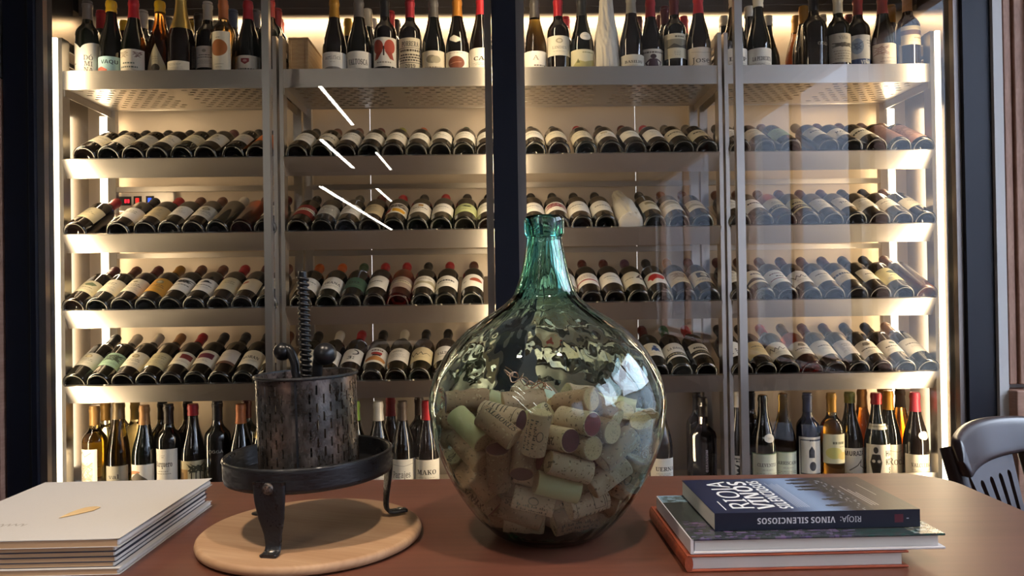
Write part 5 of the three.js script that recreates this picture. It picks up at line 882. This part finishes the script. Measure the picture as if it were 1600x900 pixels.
  // twisted wire lying on the heap
  let top = 0; for (const o of items) { const c = (o.a.z + o.b.z) / 2, x = (o.a.x + o.b.x) / 2; if (c > 0.0 && Math.abs(x + 0.02) < 0.03) top = Math.max(top, o.a.y, o.b.y); }
  const wp = []; for (let i = 0; i < 40; i++) { const t = i / 39; wp.push([DX - 0.045 + 0.045 * t + 0.006 * Math.sin(i * 1.3), T0 + top + CR + 0.003 + 0.016 * (1 - t) * (1 - t) + 0.004 * Math.cos(i * 1.7), DZ + 0.05 + 0.008 * Math.sin(i * 0.9)]); }
  tag(mesh('wire', tube(wp, 0.0006, 200, 6), std({ color: '#d8a58a', metalness: 1, roughness: 0.25 }), scene), 'twisted copper coloured wire lying on the heap of corks', 'wire');
}

// ---------------------------------------------------------------- chair
{
  const dark = phy({ color: '#2a1c20', roughness: 0.32, clearcoat: 0.3, clearcoatRoughness: 0.25 });
  const c = thing('wooden_chair', 'dark wooden chair with slotted splat behind the table corner', 'chair', [1.105, 0, 1.095]);
  c.rotation.y = THREE.MathUtils.degToRad(36);       // local +z is where the sitter faces
  const hb = Y(-0.283), w = 0.168, rake = (y) => -0.30 * Math.max(0, y - 0.44);
  for (const s of [-1, 1]) {
    const g = tube([[s * 0.17, 0.001, -0.24], [s * 0.165, 0.25, -0.185], [s * w, 0.45, -0.170], [s * w, 0.6, -0.165 + rake(0.6)], [s * (w + 0.002), hb - 0.02, -0.160 + rake(hb - 0.02)]], 0.017, 30, 10);
    mesh('rear_leg', g, dark, c);
    mesh('front_leg', lathe([[0, 0.001], [0.012, 0.001], [0.0165, 0.42], [0, 0.42]], 16).translate(s * 0.17, 0, 0.18), dark, c);
  }
  mesh('seat', rbox(0.40, 0.03, 0.41, 0.012, 0, 0.435, 0.0, 3), dark, c);
  mesh('stretcher', join([tube([[-0.168, 0.2, -0.2], [-0.168, 0.2, 0.18]], 0.009, 8, 8), tube([[0.168, 0.2, -0.2], [0.168, 0.2, 0.18]], 0.009, 8, 8)]), dark, c);
  // curved crest rail, its ends coming forward
  const P = [], I = [], n = 32, sec = 20;
  for (let i = 0; i <= n; i++) {
    const u = i / n * 2 - 1, x = u * 0.205, z0 = -0.175 + 0.032 * u * u, hh = 0.034 + 0.004 * (1 - u * u), cy = hb - 0.036 + 0.010 * (1 - u * u), th = 0.0125, e = Math.sqrt(Math.max(0, 1 - Math.pow(Math.abs(u), 24)));
    for (let k = 0; k < sec; k++) { const a = k / sec * 2 * Math.PI, q = (v) => Math.sign(v) * Math.pow(Math.abs(v), 0.55), yy = cy + hh * e * q(Math.sin(a)), zz = z0 + th * (0.4 + 0.6 * e) * q(Math.cos(a)) + rake(yy) + 0.012; P.push(x, yy, zz); }
    if (i < n) for (let k = 0; k < sec; k++) { const A = i * sec + k, B = i * sec + (k + 1) % sec; I.push(A, A + sec, B, B, A + sec, B + sec); }
  }
  for (const e of [0, n * sec]) for (let k = 1; k < sec - 1; k++) I.push(e, ...(e ? [e + k + 1, e + k] : [e + k, e + k + 1]));
  const rg = new THREE.BufferGeometry(); rg.setAttribute('position', new THREE.Float32BufferAttribute(P, 3)); rg.setIndex(I); rg.computeVertexNormals(); outward(rg);
  mesh('crest_rail', rg, dark, c);
  // fan-shaped splat with four slots
  const s = new THREE.Shape([[-0.06, 0.445], [0.06, 0.445], [0.085, 0.6], [0.118, hb - 0.05], [-0.118, hb - 0.05], [-0.085, 0.6]].map(([x, y]) => new THREE.Vector2(x, y)));
  for (const k of [-1.5, -0.5, 0.5, 1.5]) { const h = new THREE.Path(), b = k * 0.026, t = k * 0.044, y1 = hb - 0.105; h.moveTo(b - 0.006, 0.5); h.lineTo(b + 0.006, 0.5); h.lineTo(t + 0.009, y1); h.absarc(t, y1, 0.009, 0, Math.PI); h.closePath(); s.holes.push(h); }
  const sg = new THREE.ExtrudeGeometry(s, { depth: 0.01, bevelEnabled: false, curveSegments: 10 }), sp = sg.attributes.position;
  for (let i = 0; i < sp.count; i++) sp.setZ(i, sp.getZ(i) - 0.178 + rake(sp.getY(i)));
  sg.computeVertexNormals();
  mesh('splat', sg, dark, c);
}

// ---------------------------------------------------------------- bar behind the lens, mirrored in the cabinet doors
{
  const wood = std({ color: '#3a2a20', roughness: 0.5 }), glow = std({ color: '#fff4e0', emissive: new THREE.Color(1, 0.95, 0.86), emissiveIntensity: 30, roughness: 0.5 });
  const bar = thing('bar_shelf', 'hanging bar shelf with three lit levels behind the camera', 'shelf', [-1.3, 0, 0]);
  for (const [y, spans] of [[1.54, [[3.40, 4.63], [5.95, 7.05]]], [1.15, [[3.40, 4.63], [5.95, 7.05]]], [0.80, [[3.37, 7.05]]]]) for (const [a, b] of spans) {
    mesh('shelf_board', bx(-0.28, 0.02, Y(y) + 0.004, Y(y) + 0.026, a, b), wood, bar);
    mesh('light_strip', bx(-0.012, 0.012, Y(y) - 0.004, Y(y) + 0.004, a, b), glow, bar);
    areaLight('bar_led', 0.02, b - a, [-1.3, Y(y) - 0.006, (a + b) / 2], [-1.3, 0, (a + b) / 2 + 0.0001], LED.bar, new THREE.Color(1, 0.9, 0.75));
  }
  for (const z of [3.42, 4.6, 6.0, 7.0]) mesh('hanger', bx(-0.27, -0.245, Y(0.82), HC, z - 0.012, z + 0.012), M.black, bar);
  const ct = thing('bar_counter', 'dark wooden bar counter below the lit shelf', 'counter', [-1.45, 0, 5.2]);
  mesh('body', bx(-0.25, 0.25, 0.001, 1.02, -1.9, 1.9), wood, ct); mesh('worktop', rbox(0.62, 0.04, 3.95, 0.01, 0, 1.041, 0), wood, ct);
  const gl = phy({ color: '#ffffff', transmission: 1, thickness: 0, roughness: 0, ior: 1.5 }), prof = [[0.034, 0], [0.034, -0.002], [0.006, -0.006], [0.0035, -0.02], [0.0035, -0.085], [0.012, -0.096], [0.036, -0.125], [0.041, -0.155], [0.034, -0.21]];
  const wg = lathe(prof, 24);
  for (let i = 0; i < 12; i++) { const m = mesh(numbered('wine_glass'), wg, gl, scene); m.position.set(-1.36, Y(0.798), 3.5 + i * 0.24); tag(m, 'stemmed wine glass hanging upside down under the bar shelf', 'wine glass', 'wine glasses hanging under the bar shelf'); }
}

renderer.render(scene, camera);
